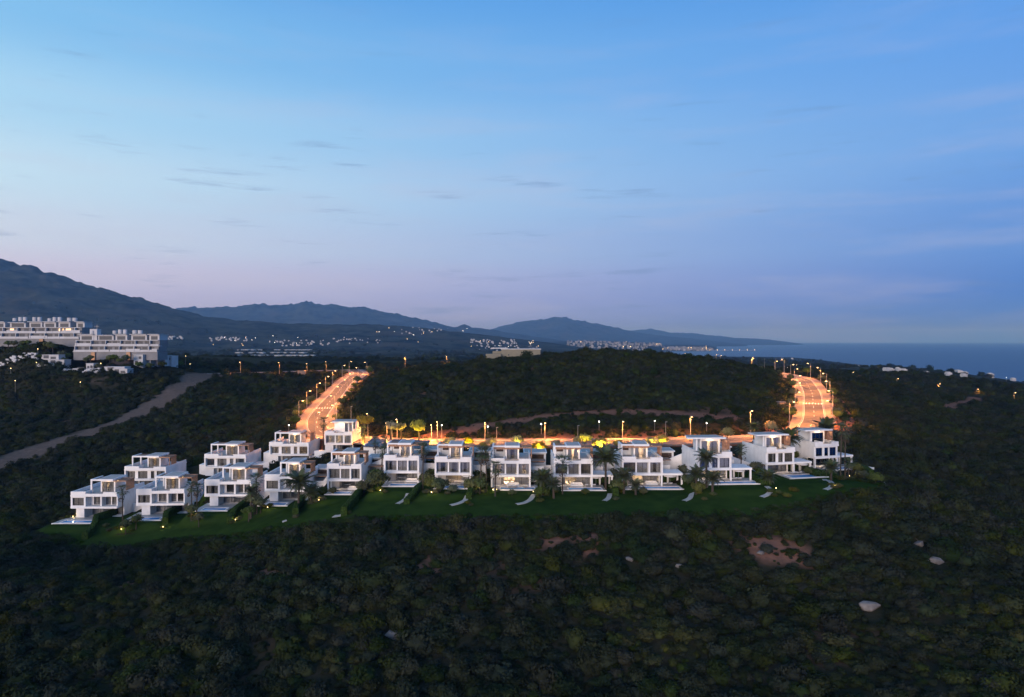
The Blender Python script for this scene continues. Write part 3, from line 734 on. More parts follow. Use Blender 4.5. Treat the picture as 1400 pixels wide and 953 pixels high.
    # ---- side pergola slab with columns
    if ty in ('MP', 'C'):
        ex = 4.5
        MB().box(W+.001, W+ex, -.29, 4.6, s0+.002, s1-.002).build('pergola_slab', WH, v)
        for cx, cy_ in ((W+ex-.42, -.1), (W+ex-.42, 3.9), (W+ex*.42, 3.9)):
            MB().box(cx, cx+.36, cy_, cy_+.36, -.3, s0).build('column', WH, v)
        MB().box(W+.03, W+ex+.6, 5.2, 6.4, -.4, 2.2).build('green_screen', M_hedge, v)
    # ---- garage / street wing behind
    if key in ('V4','V5','V6','V7','V8','V9','V10','V11','V12'):
        gz, gd = 2.9, dep+.4
        gw = 5.2 if key != 'V10' else 6.6
        gg = MB(); x0 = W-1.2
        wall_x(gg, x0, x0+gw, gz-1.4, gz+2.7, gd, .25, [(x0+.5, x0+gw-.5, gz+.35, gz+2.35)])
        gg.box(x0, x0+.25, gd+.25, gd+5, gz-1.4, gz+2.7).box(x0+gw-.25, x0+gw, gd+.25, gd+5, gz-1.4, gz+2.7)
        gg.build('garage_wall', WH, v)
        MB().box(x0-.2, x0+gw+.2, gd-.5, gd+5.3, gz+2.7, gz+2.95).build('garage_roof', WH, v); MB().box(x0+.05, x0+gw-.05, gd-.25, gd+5.05, gz+2.951, gz+2.97).build('roof_covering', M_gravel, v)
        mb = MB()
        for i in range(5): mb.box(x0+.5, x0+gw-.5, gd+.06, gd+.14, gz+.36+.4*i, gz+.70+.4*i)
        mb.build('garage_door', M_wooddark, v)
        MB().box(W+.01, W+3.2, 6.6, 6.85, -1.5, 3.4).build('garden_wall', WH, v)
        MB().box(W+.0, W+3.6, 7.2, 10.6, 4.35, 4.5).build('carport_beam', M_wood, v)
    if ty == 'A':
        MB().box(W+.01, W+2.6, 6.2, 6.45, -2.0, 1.9).build('garden_wall', WH, v)
        MB().box(-.3, -.05, 4.5, dep, -1.5, 4.6).build('garden_wall', WH, v)
    if ty == 'B':
        MB().box(-2.6, -.1, 2.2, 7.5, -2.5, 2.9).build('side_wing', WH, v)
        MB().box(W+.02, W+2.6, 2.6, 2.85, -2.5, 2.0).build('garden_wall', WH, v)
        MB().box(W-.02, W+2.2, 4.0, 9.5, 2.2, 2.6).build('carport_roof', WH, v)
    for (lx_, ly_, lz_, e) in lit: point(v, (lx_, ly_, lz_), e*5)
    pwr = {'V1': 10, 'V2': 14, 'V3': 24, 'V4': 40, 'B1': 8, 'B2': 24, 'B3': 60, 'B4': 70}.get(key, 62)
    for xx_ in ((p0+p1)/2, p1+.9 if ty != 'B4' else p0-.9):
        MB().tube([(xx_, py_-.5, ph-.06), (xx_, py_-.5, ph-.001)], .12, 8).build('ceiling_lamp', M_warmlens, v)
        point(v, (xx_, py_-.5, ph-.35), pwr*1.6, (1.0, .62, .34), .2, 'terrace_light')
    if Mm or Cc:
        for xx_ in (W*.3, W*.72):
            MB().tube([(xx_, 1.2, s0-.12), (xx_, 1.2, s0-.062)], .10, 8).build('ceiling_lamp', M_warmlens, v)
            point(v, (xx_, 1.2, s0-.4), 30 if key in ('V5', 'V6') else 55, (1.0, .68, .42), .2, 'terrace_light')
    return v
VL = {
 'V1': 'lowest white villa in the lawn row, at the end beside the dark valley', 'V2': 'second white villa of the lawn row from the valley end',
 'V3': 'third white villa of the lawn row from the valley end', 'V4': 'fourth villa of the lawn row from the valley end, behind a lone date palm',
 'V5': 'fifth villa of the lawn row from the valley end, below the tall flat-roofed house', 'V6': 'sixth villa of the lawn row from the valley end, below the dark sloping roof',
 'V7': 'seventh villa of the lawn row from the valley end, with terrace loungers', 'V8': 'villa with warm lit living room, eighth of the lawn row from the valley end',
 'V9': 'villa with open side pergola beside the big bushy date palm', 'V10': 'villa with arched side pergola and pool between the date palm and the wide-roofed villa',
 'V11': 'villa with wide floating roof and long side pergola over a parasol', 'V12': 'angled villa with the bright blue pool, second from the seaward end',
 'V13': 'angled villa at the seaward end of the lawn row, below the wide lit road',
 'B1': 'lowest villa of the upper row, behind the two villas at the valley end', 'B2': 'second villa of the upper row from the valley end, with white side wing',
 'B3': 'third villa of the upper row from the valley end, with lit rooftop room', 'B4': 'tall narrow villa with flat overhanging roof, topmost of the upper row beside the road'}
LIT = {'V1': [(7.2, 4.6, 7.4, 20)], 'V2': [(7.2, 4.6, 7.4, 25)], 'V3': [(7.2, 4.6, 7.4, 35)], 'V4': [(6.2, 4.6, 7.4, 45)], 'B1': [(6.5, 5, 7.8, 20)], 'V8': [(3, 5, 1.9, 260), (6.5, 5, 1.9, 260), (4.6, 3, 4.6, 90)], 'V9': [(2.5, 5, 1.9, 120), (5.2, 6, 7.6, 130)], 'V10': [(5.5, 5, 1.9, 180), (4.5, 6, 7.6, 150)], 'V7': [(4.4, 5.6, 7.6, 60), (5, 5, 1.9, 40)], 'V6': [(4.4, 5.6, 7.6, 60)], 'V5': [(4.4, 5.6, 7.6, 50)],
       'V11': [(4, 5, 7.7, 160), (5, 5, 1.9, 120)], 'V12': [(4, 5, 7.7, 160)], 'V13': [(3, 4.6, 1.9, 160), (4, 5, 7.7, 120)], 'B3': [(6.5, 5, 7.8, 120), (5, 3, 4.8, 40)], 'B4': [(2, 3, 4.6, 60), (5, 3, 4.6, 90)], 'B2': [(6.5, 5, 7.8, 30)]}
for k in VL: villa(k, VL[k], LIT.get(k, ()))

# ------------------------------------------------------------------ pools, terraces and their furniture
def pool_terrace(key, x0, x1, y0, label, pool=None, plain=False):
    x, y, z, rz, ty, W = VP[key]
    t = empty('pool_terrace', (x, y, z), R(rz), label, 'pool terrace', 'pool terraces below the villas')
    yb = 2.6
    a, b, c, d = pool or (x0+1.6, x1-.8, y0+.5, y0+2.7)
    pv = MB(); h0, h1_ = -.9, -.02
    pv.box(x0, a, y0, yb, h0, h1_).box(b, x1, y0, yb, h0, h1_).box(a, b, y0, c, h0, h1_).box(a, b, d, yb, h0, h1_)
    pv.build('paving', M_deck, t)
    cp = MB(); k = .28
    cp.box(a-k, b+k, c-k, c, h1_+.001, .03).box(a-k, b+k, d, d+k, h1_+.001, .03).box(a-k, a, c, d, h1_+.001, .03).box(b, b+k, c, d, h1_+.001, .03)
    cp.build('coping', WH, t)
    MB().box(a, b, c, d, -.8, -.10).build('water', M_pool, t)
    MB().box(x0-.12, x1+.12, y0-.14, y0-.002, h0, .02).build('edge_wall', WH, t)
    return t
PT = [('V1', -1.2, 8.4, -5.6, 'pool terrace of the villa at the dark valley end'), ('V2', -.8, 8.0, -5.6, 'pool terrace of the second villa from the valley end'), ('V3', -.6, 7.2, -5.2, 'pool terrace of the third villa from the valley end'),
 ('V4', 0, 6.8, -4.8, 'pool terrace behind the lone date palm'), ('V5', .4, 6.6, -3.6, 'small pool terrace edged by the stepped hedge'), ('V6', .1, 8.2, -3.2, 'narrow pool terrace beside the dense green garden tree'), ('V7', .1, 8.2, -3.2, 'narrow pool terrace between the round garden tree and tall palms'),
 ('V8', .6, 10.4, -2.6, 'long white-edged terrace before the warm lit living room'), ('V9', 1.6, 11.2, -3.0, 'pool terrace with open pergola beside the big date palm'), ('V10', .2, 13.2, -3.4, 'long pool terrace with parasol beside the date palm'),
 ('V11', .6, 13.2, -3.6, 'pale pool terrace under the long pergola of the wide-roofed villa'), ('V12', 3.0, 13.0, -5.0, 'terrace with the bright blue pool at the angled villa'), ('V13', 1.0, 15.0, -3.4, 'broad paved terrace at the seaward end villa')]
for key, a, b, c, lab in PT: pool_terrace(key, a, b, c, lab, (4.0, 12.0, -4.6, -1.3) if key == 'V12' else None)
def lounger_proto():
    r = empty('sun_lounger', (0,0,-500))
    f = MB(); f.box(-.34, .34, -.95, .95, .22, .30); f.build('frame', M_metal, r)
    for sx in (-.3, .26):
        for sy in (-.85, .8): MB().box(sx, sx+.05, sy, sy+.05, 0, .22).build('leg', M_metal, r)
    m = MB(); m.box(-.32, .32, -.93, .30, .301, .40); m.hexa([(-.32,.30,.301),(.32,.30,.301),(.32,1.0,.66),(-.32,1.0,.66),(-.32,.30,.40),(.32,.30,.40),(.32,.95,.76),(-.32,.95,.76)]); m.build('mattress', M_fab, r)
    return r
def parasol_proto():
    r = empty('parasol', (0,0,-500))
    MB().tube([(0,0,0),(0,0,2.45)], .04, 6).build('pole', M_metal, r)
    MB().tube([(0,0,0),(0,0,.12)], .35, 12).build('base', M_deck, r)
    c = MB(); k = 8
    for i in range(k): c.v.append((1.45*math.cos(2*math.pi*i/k), 1.45*math.sin(2*math.pi*i/k), 2.02))
    for i in range(k): c.v.append((1.40*math.cos(2*math.pi*i/k), 1.40*math.sin(2*math.pi*i/k), 1.88))
    c.v += [(0,0,2.62)]
    for i in range(k): j = (i+1) % k; c.f += [(i,j,2*k), (k+i,k+j,j,i)]
    c.build('canopy', M_fab, r); return r
def place(proto, key, lx_, ly_, rz, label, cat, group=None, z=0.0):
    x, y, zz, vr_, ty, W = VP[key]; a = R(vr_)
    o = copy_tree(proto) if proto.get('used') else proto
    proto['used'] = 1
    if o is not proto and 'used' in o: del o['used']
    o.location = (x+lx_*math.cos(a)-ly_*math.sin(a), y+lx_*math.sin(a)+ly_*math.cos(a), zz+z); o.rotation_euler = (0,0,a+R(rz))
    o['label'] = label; o['category'] = cat
    if group: o['group'] = group
    return o
lg = lounger_proto(); pr = parasol_proto()
WHERE = {'V7': 'the narrow pool between garden tree and tall palms', 'V8': 'the warm lit living room', 'V9': 'the open pergola near the big date palm', 'V10': 'the parasol on the long pool terrace', 'V11': 'the parasol of the wide-roofed villa', 'V12': 'the bright blue pool'}
for key, spots in {'V7': [(6.2, .3), (7.4, .3)], 'V8': [(4.2, -.6), (5.4, -.6), (7.6, -.6)], 'V9': [(7.4, .6), (9.0, .6)], 'V10': [(9.6, .5), (10.8, .5)], 'V11': [(8.4, .3), (9.6, .3)], 'V12': [(6.6, -.8), (8.0, -.8)]}.items():
    for (a, b) in spots: place(lg, key, a, b, 180+vr.uniform(-8, 8), 'white cushioned sun lounger by '+WHERE[key], 'sun lounger', 'sun loungers by the pools')
for key, a, b, lab in (('V9', 9.6, 1.6, 'white parasol under the open pergola near the big date palm'), ('V10', 11.0, 1.2, 'white parasol over loungers on the long pool terrace'), ('V11', 9.8, 1.2, 'white parasol under the long pergola of the wide-roofed villa'), ('V12', 10.2, 1.0, 'white parasol beside the bright blue pool'), ('V7', 7.3, 1.2, 'white parasol on the narrow terrace by the tall palms')):
    place(pr, key, a, b, 10, lab, 'parasol', 'white parasols on the pool terraces')
def dining(key, lx_, ly_, label, W_=2.2):
    x, y, z, vr_, ty, W = VP[key]; a = R(vr_)
    t = empty('dining_table', (x+lx_*math.cos(a)-ly_*math.sin(a), y+ly_*math.cos(a)+lx_*math.sin(a), z), a, label, 'table')
    MB().box(-W_/2, W_/2, -.5, .5, .68, .76).build('table_top', M_fab, t)
    for sx in (-1, 1):
        for sy in (-1, 1): MB().box(sx*(W_/2-.1)-.04, sx*(W_/2-.1)+.04, sy*.4-.04, sy*.4+.04, 0, .68).build('leg', M_fab, t)
def sofa(key, lx_, ly_, label):
    x, y, z, vr_, ty, W = VP[key]; a = R(vr_)
    t = empty('outdoor_sofa', (x+lx_*math.cos(a)-ly_*math.sin(a), y+ly_*math.cos(a)+lx_*math.sin(a), z), a, label, 'sofa')
    MB().box(-1.2, 1.2, -.4, .4, .04, .42).build('seat', M_fab, t); MB().box(-1.2, 1.2, .40, .6, .04, .8).build('backrest', M_fab, t)
    for sx in (-1.36, 1.2): MB().box(sx, sx+.16, -.4, .6, .04, .6).build('armrest', M_fab, t)
sofa('V8', 5.0, .9, 'white outdoor sofa in front of the warm lit living room'); sofa('V9', 5.2, 1.0, 'white outdoor sofa at the villa with open side pergola'); sofa('V10', 6.8, 1.0, 'white outdoor sofa at the villa with arched side pergola')
sofa('V5', 6.0, 1.2, 'white outdoor sofa on the small terrace edged by the stepped hedge'); sofa('V6', 6.2, 1.2, 'white outdoor sofa on the terrace beside the dense green tree')
dining('V7', 5.4, 1.2, 'white dining table on the terrace between garden tree and tall palms'); dining('V11', 4.8, .9, 'white dining table at the wide-roofed villa')

# ================================================================== vegetation prototypes
def leaf_mesh(name, n, rad, leaf, seed, clumps=14, zsq=1.0, zc=0.0, spread=.36, shell=True):
    r = np.random.default_rng(seed)
    cdir = r.normal(size=(clumps,3)); cdir /= np.linalg.norm(cdir, axis=1)[:,None]; cdir[:,2] = np.abs(cdir[:,2])*.9-.15
    cen = cdir*r.uniform(.45, .80, (clumps,1)); crad = r.uniform(spread*.7, spread*1.25, clumps)
    w = r.integers(0, clumps, n); d = r.normal(size=(n,3)); d /= np.linalg.norm(d, axis=1)[:,None]
    p = cen[w]+d*(crad[w]*r.uniform(.72, 1.05, n))[:,None]
    nor = d+0.35*p+r.normal(size=(n,3))*.45; nor[:,2] += .25; nor /= np.linalg.norm(nor, axis=1)[:,None]
    up = r.normal(size=(n,3)); a = np.cross(nor, up); a /= np.linalg.norm(a, axis=1)[:,None]; b = np.cross(nor, a)
    s = leaf*r.uniform(.6, 1.35, n)[:,None]
    p = p*np.array([rad, rad, rad*zsq])+np.array([0,0,zc])
    V = np.stack([p-a*s, p-b*s*.55, p+a*s, p+b*s*.55], 1).reshape(-1,3)
    q = np.arange(4*n).reshape(-1,4)
    return grid_mesh(name, V, q)
def add_core(me, rad, zsq, zc, seed):
    """dense inner twig mass so a bush is not see-through"""
    r = np.random.default_rng(seed)
    k, m = 10, 6; V = []; Q = []
    for j in range(m):
        t = math.pi*(j+.5)/m
        for i in range(k):
            a = 2*math.pi*i/k; s = r.uniform(.52, .80)
            V.append((rad*s*math.sin(t)*math.cos(a), rad*s*math.sin(t)*math.sin(a), zc+rad*zsq*s*math.cos(t)))
    for j in range(m-1):
        for i in range(k): Q.append((j*k+i, j*k+(i+1)%k, (j+1)*k+(i+1)%k, (j+1)*k+i))
    co = np.empty(len(me.vertices)*3, np.float32); me.vertices.foreach_get('co', co); co = co.reshape(-1,3)
    vi = np.empty(len(me.loops), np.int32); me.loops.foreach_get('vertex_index', vi); vi = vi.reshape(-1,4)
    name = me.name; 
    nm = grid_mesh(name, np.vstack([co, np.array(V)]), np.vstack([vi, np.array(Q)[:, ::-1]+len(co)]))
    bpy.data.meshes.remove(me); return nm
SHRUB = []
for i in range(7):
    me = leaf_mesh('shrub', 760, 1.0, .088, 100+i, clumps=16+2*(i % 3), zsq=[.75,.9,.65,1.05,.8,.7,.95][i], zc=.30, spread=[.36,.30,.40,.34,.38,.32,.36][i])
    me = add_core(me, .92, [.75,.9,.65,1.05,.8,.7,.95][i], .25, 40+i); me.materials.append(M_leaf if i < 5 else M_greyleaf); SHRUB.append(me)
proto_col = bpy.data.collections.new('shrub_prototypes')
for i, me in enumerate(SHRUB): proto_col.objects.link(bpy.data.objects.new('shrub_source', me))
def scatter_tree(proto_col):
    ng = bpy.data.node_groups.new('scatter', 'GeometryNodeTree')
    ng.interface.new_socket('Geometry', in_out='INPUT', socket_type='NodeSocketGeometry'); ng.interface.new_socket('Geometry', in_out='OUTPUT', socket_type='NodeSocketGeometry')
    gi = ng.nodes.new('NodeGroupInput'); go = ng.nodes.new('NodeGroupOutput'); ip = ng.nodes.new('GeometryNodeInstanceOnPoints')
    ci = ng.nodes.new('GeometryNodeCollectionInfo'); ci.inputs['Collection'].default_value = proto_col; ci.inputs['Separate Children'].default_value = True; ci.inputs['Reset Children'].default_value = True
    def na(n, t):
        a = ng.nodes.new('GeometryNodeInputNamedAttribute'); a.data_type = t; a.inputs['Name'].default_value = n; return a.outputs['Attribute']
    er = ng.nodes.new('FunctionNodeEulerToRotation')
    ng.links.new(na('rot', 'FLOAT_VECTOR'), er.inputs[0])
    ng.links.new(gi.outputs[0], ip.inputs['Points']); ng.links.new(ci.outputs[0], ip.inputs['Instance']); ip.inputs['Pick Instance'].default_value = True
    ng.links.new(na('idx', 'INT'), ip.inputs['Instance Index']); ng.links.new(er.outputs[0], ip.inputs['Rotation']); ng.links.new(na('scl', 'FLOAT_VECTOR'), ip.inputs['Scale'])
    ng.links.new(ip.outputs[0], go.inputs[0]); return ng
SCAT = scatter_tree(proto_col)
bank_col = bpy.data.collections.new('bank_prototypes')
M_bank = mat('bank_grass', (0.026, 0.050, 0.011), 0.9, 0.3, 0.8, rand=0.35, spec=0.0)
for i in range(7):
    me = leaf_mesh('bank_plant', 260, 1.0, .13, 700+i, clumps=9, zsq=.9, zc=.25, spread=.42); me.materials.append(M_bank); bank_col.objects.link(bpy.data.objects.new('bank_source', me))
BANK = scatter_tree(bank_col)
def scatter(name, Pn, sc, label, tree=None):
    n = len(Pn); me = bpy.data.meshes.new(name); me.vertices.add(n); me.vertices.foreach_set('co', np.asarray(Pn, np.float32).ravel())
    a = me.attributes.new('scl', 'FLOAT_VECTOR', 'POINT'); a.data.foreach_set('vector', np.asarray(sc, np.float32).ravel())
    r3 = np.column_stack([rng.uniform(-.12,.12,n), rng.uniform(-.12,.12,n), rng.uniform(0, 6.28, n)])
    a = me.attributes.new('rot', 'FLOAT_VECTOR', 'POINT'); a.data.foreach_set('vector', r3.astype(np.float32).ravel())
    a = me.attributes.new('idx', 'INT', 'POINT'); a.data.foreach_set('value', rng.integers(0, 7, n).astype(np.int32))
    o = link(name, me, None, kind='stuff', label=label); md = o.modifiers.new('scatter', 'NODES'); md.node_group = tree or SCAT
    return o
BOUL = [(1255,745,.95,'pale boulder on the seaward slope, upper of two close together'), (1278,769,.95,'pale boulder on the seaward slope, lower of two close together'), (1188,833,1.25,'largest pale boulder on the open seaward scrub slope'), (540,871,1.05,'squarish pale boulder alone among scrub below the fifth villa'), (683,748,.6,'small pale rock on the bare strip under the lawn bank'), (861,767,.6,'small rounded rock in the scrub below the arched pergola villa'), (928,776,.6,'small rounded rock beside the dry brown patch'), (1040,759,.6,'narrow pale rock in the scrub below the bright blue pool')]
BOUL_XY = [ground(b[0], b[1], 70)[:2]+(b[2],) for b in BOUL]
# where shrubs may grow
def free(x, y, pad=1.2):
    ok = np.ones(len(x), bool)
    ok &= ~in_poly(x, y, LAWN)
    m = (y < 175) & (x > -118) & (x < 105)
    if m.any():
        idx = np.where(m)[0]; ok[idx] &= poly_edge_dist(x[idx], y[idx], LAWN) > pad
    m = y < 560; idx = np.where(m)[0]
    for L, hw in ((ROADS[0][0], 7.6), (ROADS[1][0], 5.2), (ROADS[2][0], 5.2)):
        d, _, _ = line_dist(x[idx], y[idx], L); ok[idx] &= d > hw+pad
    for k, (vx, vy, vz, rz, ty, W) in VP.items():
        c, s = math.cos(R(rz)), math.sin(R(rz)); lx_ = (x-vx)*c+(y-vy)*s; ly_ = -(x-vx)*s+(y-vy)*c
        ok &= ~((lx_ > -2-(2.5 if ty == 'B' else 0)) & (lx_ < W+6) & (ly_ > -8) & (ly_ < 16 + (8 if k[0] == 'V' else 2)))
    for bx_, by__, bs_ in BOUL_XY: ok &= ~((np.abs(x-bx_) < .6+bs_*1.2) & (y < by__+bs_+.6) & (y > by__-bs_-2.4))
    # the strip between the houses and the street is garden
    ok &= ~((y > 150) & (y < 196) & (x > -30) & (x < 80))
    return ok
APT = [(-325,-250,399,422), (-256,-198,389,412), (-14,18,360,394)]
def patch(n, x0, x1, y0, y1, size, seed, thin=0.0):
    r = np.random.default_rng(seed); x = r.uniform(x0, x1, n); y = r.uniform(y0, y1, n)
    inside = (np.abs(x) < 0.86*y+14); x, y = x[inside], y[inside]
    k = free(x, y)
    b = bare(x, y); k &= r.random(len(x)) > b*(1.05 if size > 1 else .72)
    for a0, a1, b0, b1 in APT: k &= ~((x > a0) & (x < a1) & (y > b0) & (y < b1))
    dn = fbm(x/9, y/9, seed, 3); k &= dn > .17+thin*.2
    x, y = x[k], y[k]
    s = size*(.48+1.35*r.random(len(x))**2.4)*(.7+.75*fbm(x/22, y/22, 77, 3))
    z = H(x, y)
    sc = np.column_stack([s*r.uniform(.85,1.25,len(x)), s*r.uniform(.85,1.25,len(x)), s*r.uniform(.7,1.15,len(x))])
    return np.column_stack([x, y, z-.15*s]), sc
sets = [patch(10500, -125, 125, 62, 150, 1.35, 1), patch(2600, -175, -85, 130, 215, 1.5, 2), patch(13500, -75, 175, 203, 350, 1.45, 3), patch(15000, 75, 330, 120, 360, 1.55, 4),
        patch(15000, -330, -45, 170, 400, 1.6, 5), patch(9000, -330, 420, 330, 620, 2.3, 6), patch(2600, -110, 105, 110, 130, .9, 12), patch(11000, -125, 125, 62, 135, .55, 14), patch(8000, -60, 300, 200, 330, .7, 15)]
AP = np.vstack([s[0] for s in sets]); AS = np.vstack([s[1] for s in sets])
# the shrubs that show largest stand as objects of their own
pxs = 700+F*AP[:,0]/AP[:,1]; pys = EY+F*(CZ-AP[:,2])/AP[:,1]
vis = (pxs > 5) & (pxs < 1395) & (pys > 470) & (pys < 950)
app = np.where(vis, AS[:,0]/AP[:,1], 0); order = np.argsort(-app); big = order[:300]; rest = np.setdiff1d(np.arange(len(AP)), big)
SLAB = 'rounded dark evergreen shrub among the scrub below the lawn'
for i in big:
    o = bpy.data.objects.new('shrub', SHRUB[int(rng.integers(0, 7))]); COL.objects.link(o)
    o.location = AP[i]; o.scale = AS[i]; o.rotation_euler = (0, 0, float(rng.uniform(0, 6.28)))
    o['label'] = SLAB; o['category'] = 'shrub'; o['group'] = 'large shrubs on the slope below the lawn'
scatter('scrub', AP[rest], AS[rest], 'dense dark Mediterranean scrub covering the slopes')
def far_patch(n, seed):
    r = np.random.default_rng(seed); D = np.exp(r.uniform(math.log(600), math.log(4200), n)); px = r.uniform(-120, 1520, n)
    x = (px-700)/F*D; z = H(x, D); k = (z > -73) & (fbm(x/120, D/120, seed, 4) > .44+.10*(px < 900)); x, D, z = x[k], D[k], z[k]
    s = r.uniform(3.0, 7.5, len(x))*(.7+.4*r.random(len(x)))*np.clip(D/1200, .6, 1.3)
    return np.column_stack([x, D, z]), np.column_stack([s*1.3, s*1.3, s*r.uniform(.7, 1.3, len(x))])
fp = far_patch(15000, 61); scatter('far_woodland', fp[0], fp[1], 'dark woodland and scrub on the far plain and coast')
r = np.random.default_rng(91)   # grassy bank along the lower lawn edge
E = np.vstack([LAWN[:18], LAWN[17:18]]); bx, by_ = [], []
for a, b in zip(E[:-2], E[1:-1]):
    for t in np.arange(0, 1, .45/np.linalg.norm(b-a)):
        for kk in range(5): 
            q = a+(b-a)*t; bx.append(q[0]+r.normal(0, .5)); by_.append(q[1]-r.uniform(-2.2, 4.2))
bx = np.array(bx); by_ = np.array(by_); bs = r.uniform(.25, .75, len(bx))
scatter('lawn_bank_growth', np.column_stack([bx, by_, H(bx, by_)]), np.column_stack([bs, bs, bs*.9]), 'low green growth along the bank under the lawn', BANK)

# ------------------------------------------------------------------ trees, palms, hedges
def crown_mesh(name, n, rad, leaf, seed, zsq, m, clumps=22, spread=.33):
    me = leaf_mesh(name, n, rad, leaf, seed, clumps=clumps, zsq=zsq, spread=spread); me = add_core(me, rad*.75, zsq, 0, seed); me.materials.append(m); return me
CROWN = [crown_mesh('crown', 900, 1.0, .105, 200+i, [.85,1.0,.8][i], M_treeleaf) for i in range(3)]
GCROWN = [crown_mesh('crown', 800, 1.0, .10, 260+i, [.8,.95][i], mat('garden_leaf', (0.065, 0.075, 0.018), 0.8, 0.3, 0.9, rand=0.3, spec=0.05)) for i in range(2)]
YCROWN = [crown_mesh('crown', 900, 1.0, .105, 230+i, [.8,.95][i], M_litleaf) for i in range(2)]
def trunk_mesh(h, r0):
    mb = MB(); mb.tube([(0,0,-.3),(.04*h,.0,h*.5),(0,.03*h,h)], [r0*1.2, r0*.9, r0*.7], 7)
    for i in range(4):
        a = i*1.6+.4; mb.tube([(0,.03*h,h*.8),(.28*h*math.cos(a),.28*h*math.sin(a),h*1.25)], [r0*.5, r0*.2], 5)
    return mb.mesh('trunk')
TR = trunk_mesh(1.0, .06)
def tree(x, y, h, rad, label, group, yellow=False, name='garden_tree', z=None, sq=1.0):
    zz = h1(x, y) if z is None else z
    t = empty(name, (x, y, zz), random.uniform(0, 6), label, 'tree', group)
    th = max(.5, h-rad*.95)
    link('trunk', TR, M_trunk, t, scl=(th*1.0, th*1.0, th))
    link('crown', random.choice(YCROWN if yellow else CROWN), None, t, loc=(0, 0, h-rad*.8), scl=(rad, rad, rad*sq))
    return t
def frond_mesh(L, droop, wid, seed, fan=False):
    r = random.Random(seed); mb = MB(); n = 9
    sp = []
    for i in range(n+1):
        t = i/n; sp.append((L*(t-.18*droop*t*t), 0, L*(.42*t-droop*.95*t*t)))
    for i in range(n):
        p, q = sp[i], sp[i+1]; k = len(mb.v); w = .022*L
        mb.v += [(p[0],-w,p[2]),(q[0],-w*.8,q[2]),(q[0],w*.8,q[2]),(p[0],w,p[2])]; mb.f.append((k,k+1,k+2,k+3))
        if i > 0:
            t = i/n; wl_ = wid*math.sin(math.pi*min(1, .18+.86*t))
            for s in (-1, 1):
                for e in (0, .5):
                    bx_ = p[0]+(q[0]-p[0])*e; bz = p[2]+(q[2]-p[2])*e; k = len(mb.v); hw = (q[0]-p[0])*.46
                    mb.v += [(bx_-hw, 0, bz), (bx_+hw, 0, bz+.0), (bx_+wl_*.62+r.uniform(-.05,.05), s*wl_, bz-wl_*.30)]; mb.f.append((k,k+1,k+2))
    return mb.mesh('frond')
FROND = [frond_mesh(1.0, d, .20, i) for i, d in enumerate((.45,.62,.8))]
def fan_mesh(seed):
    r = random.Random(seed); mb = MB(); mb.v += [(0,-.02,0),(.5,-.015,.12),(.5,.015,.12),(0,.02,0)]; mb.f.append((0,1,2,3))
    n = 9
    for i in range(n):
        a = R(-75+150*i/(n-1)); L = .5*(1-.18*abs(math.sin(a))); k = len(mb.v); ca, sa = math.cos(a), math.sin(a)
        dz = .12-.28*L-r.uniform(0,.10)
        mb.v += [(.48+.25*L*math.cos(a-.16), .25*L*math.sin(a-.16)*1, .13), (.48+.25*L*math.cos(a+.16), .25*L*math.sin(a+.16), .13), (.48+L*ca, L*sa, dz+.12), (.46,0,.11)]
        mb.f += [(k+3,k,k+2,k+1)]
    return mb.mesh('frond')
FAN = [fan_mesh(i) for i in range(3)]
for me in FROND+FAN: me.materials.append(M_palm)
def palm(x, y, h, cr, label, kind='date', z=None, group='garden palms', n=None):
    zz = h1(x, y) if z is None else z
    p = empty('palm_tree', (x, y, zz), random.uniform(0, 6), label, 'palm tree', group)
    r0 = .22 if kind == 'date' else .13
    lean = (random.uniform(-.04,.04)*h, random.uniform(-.04,.04)*h)
    mb = MB(); pts = []; rd_ = []
    m = 14
    for i in range(m+1):
        t = i/m; pts.append((lean[0]*t*t, lean[1]*t*t, -.3+(h+.3)*t)); rd_.append(r0*(1.25-.35*t)*(1.08 if i % 2 else .94))
    mb.tube(pts, rd_, 8); mb.build('trunk', M_palmtrunk, p)
    n = n or (44 if kind == 'date' else 34); cr *= 1.2
    for i in range(n):
        t = i/n; a = i*2.39996; el = R(80-(95 if kind == 'date' else 130)*t)+random.uniform(-.1,.1)
        me = (FROND if kind == 'date' else FAN)[random.randrange(3)]
        L = cr*random.uniform(.85, 1.1)*(.75+.25*math.sin(math.pi*min(1, t+.2)))
        link('frond', me, None, p, loc=(lean[0], lean[1], h+.05), rot=Euler((0, -el+R(20), a), 'XYZ'), scl=(L, L*1.05, L))
    if kind == 'fan':                                         # skirt of dead leaves
        sk = leaf_mesh('dry_skirt', 120, cr*.42, .16, 300+int(x*10) % 50, clumps=6, zsq=1.5, zc=0); sk.materials.append(M_palmtrunk); link('dry_skirt', sk, None, p, loc=(lean[0], lean[1], h-.75*cr))
    return p
def on(px, D): return ((px-700)/F*D, D)
def put_palm(px, D, top, cr, kind, label, base=None, n=None):
    """crown centre at photo row top"""
    x, y = on(px, D); z = h1(x, y); ztop = CZ-(top-EY)/F*D
    return palm(x, y, max(1.0, ztop-z), cr, label, kind, z, n=n)
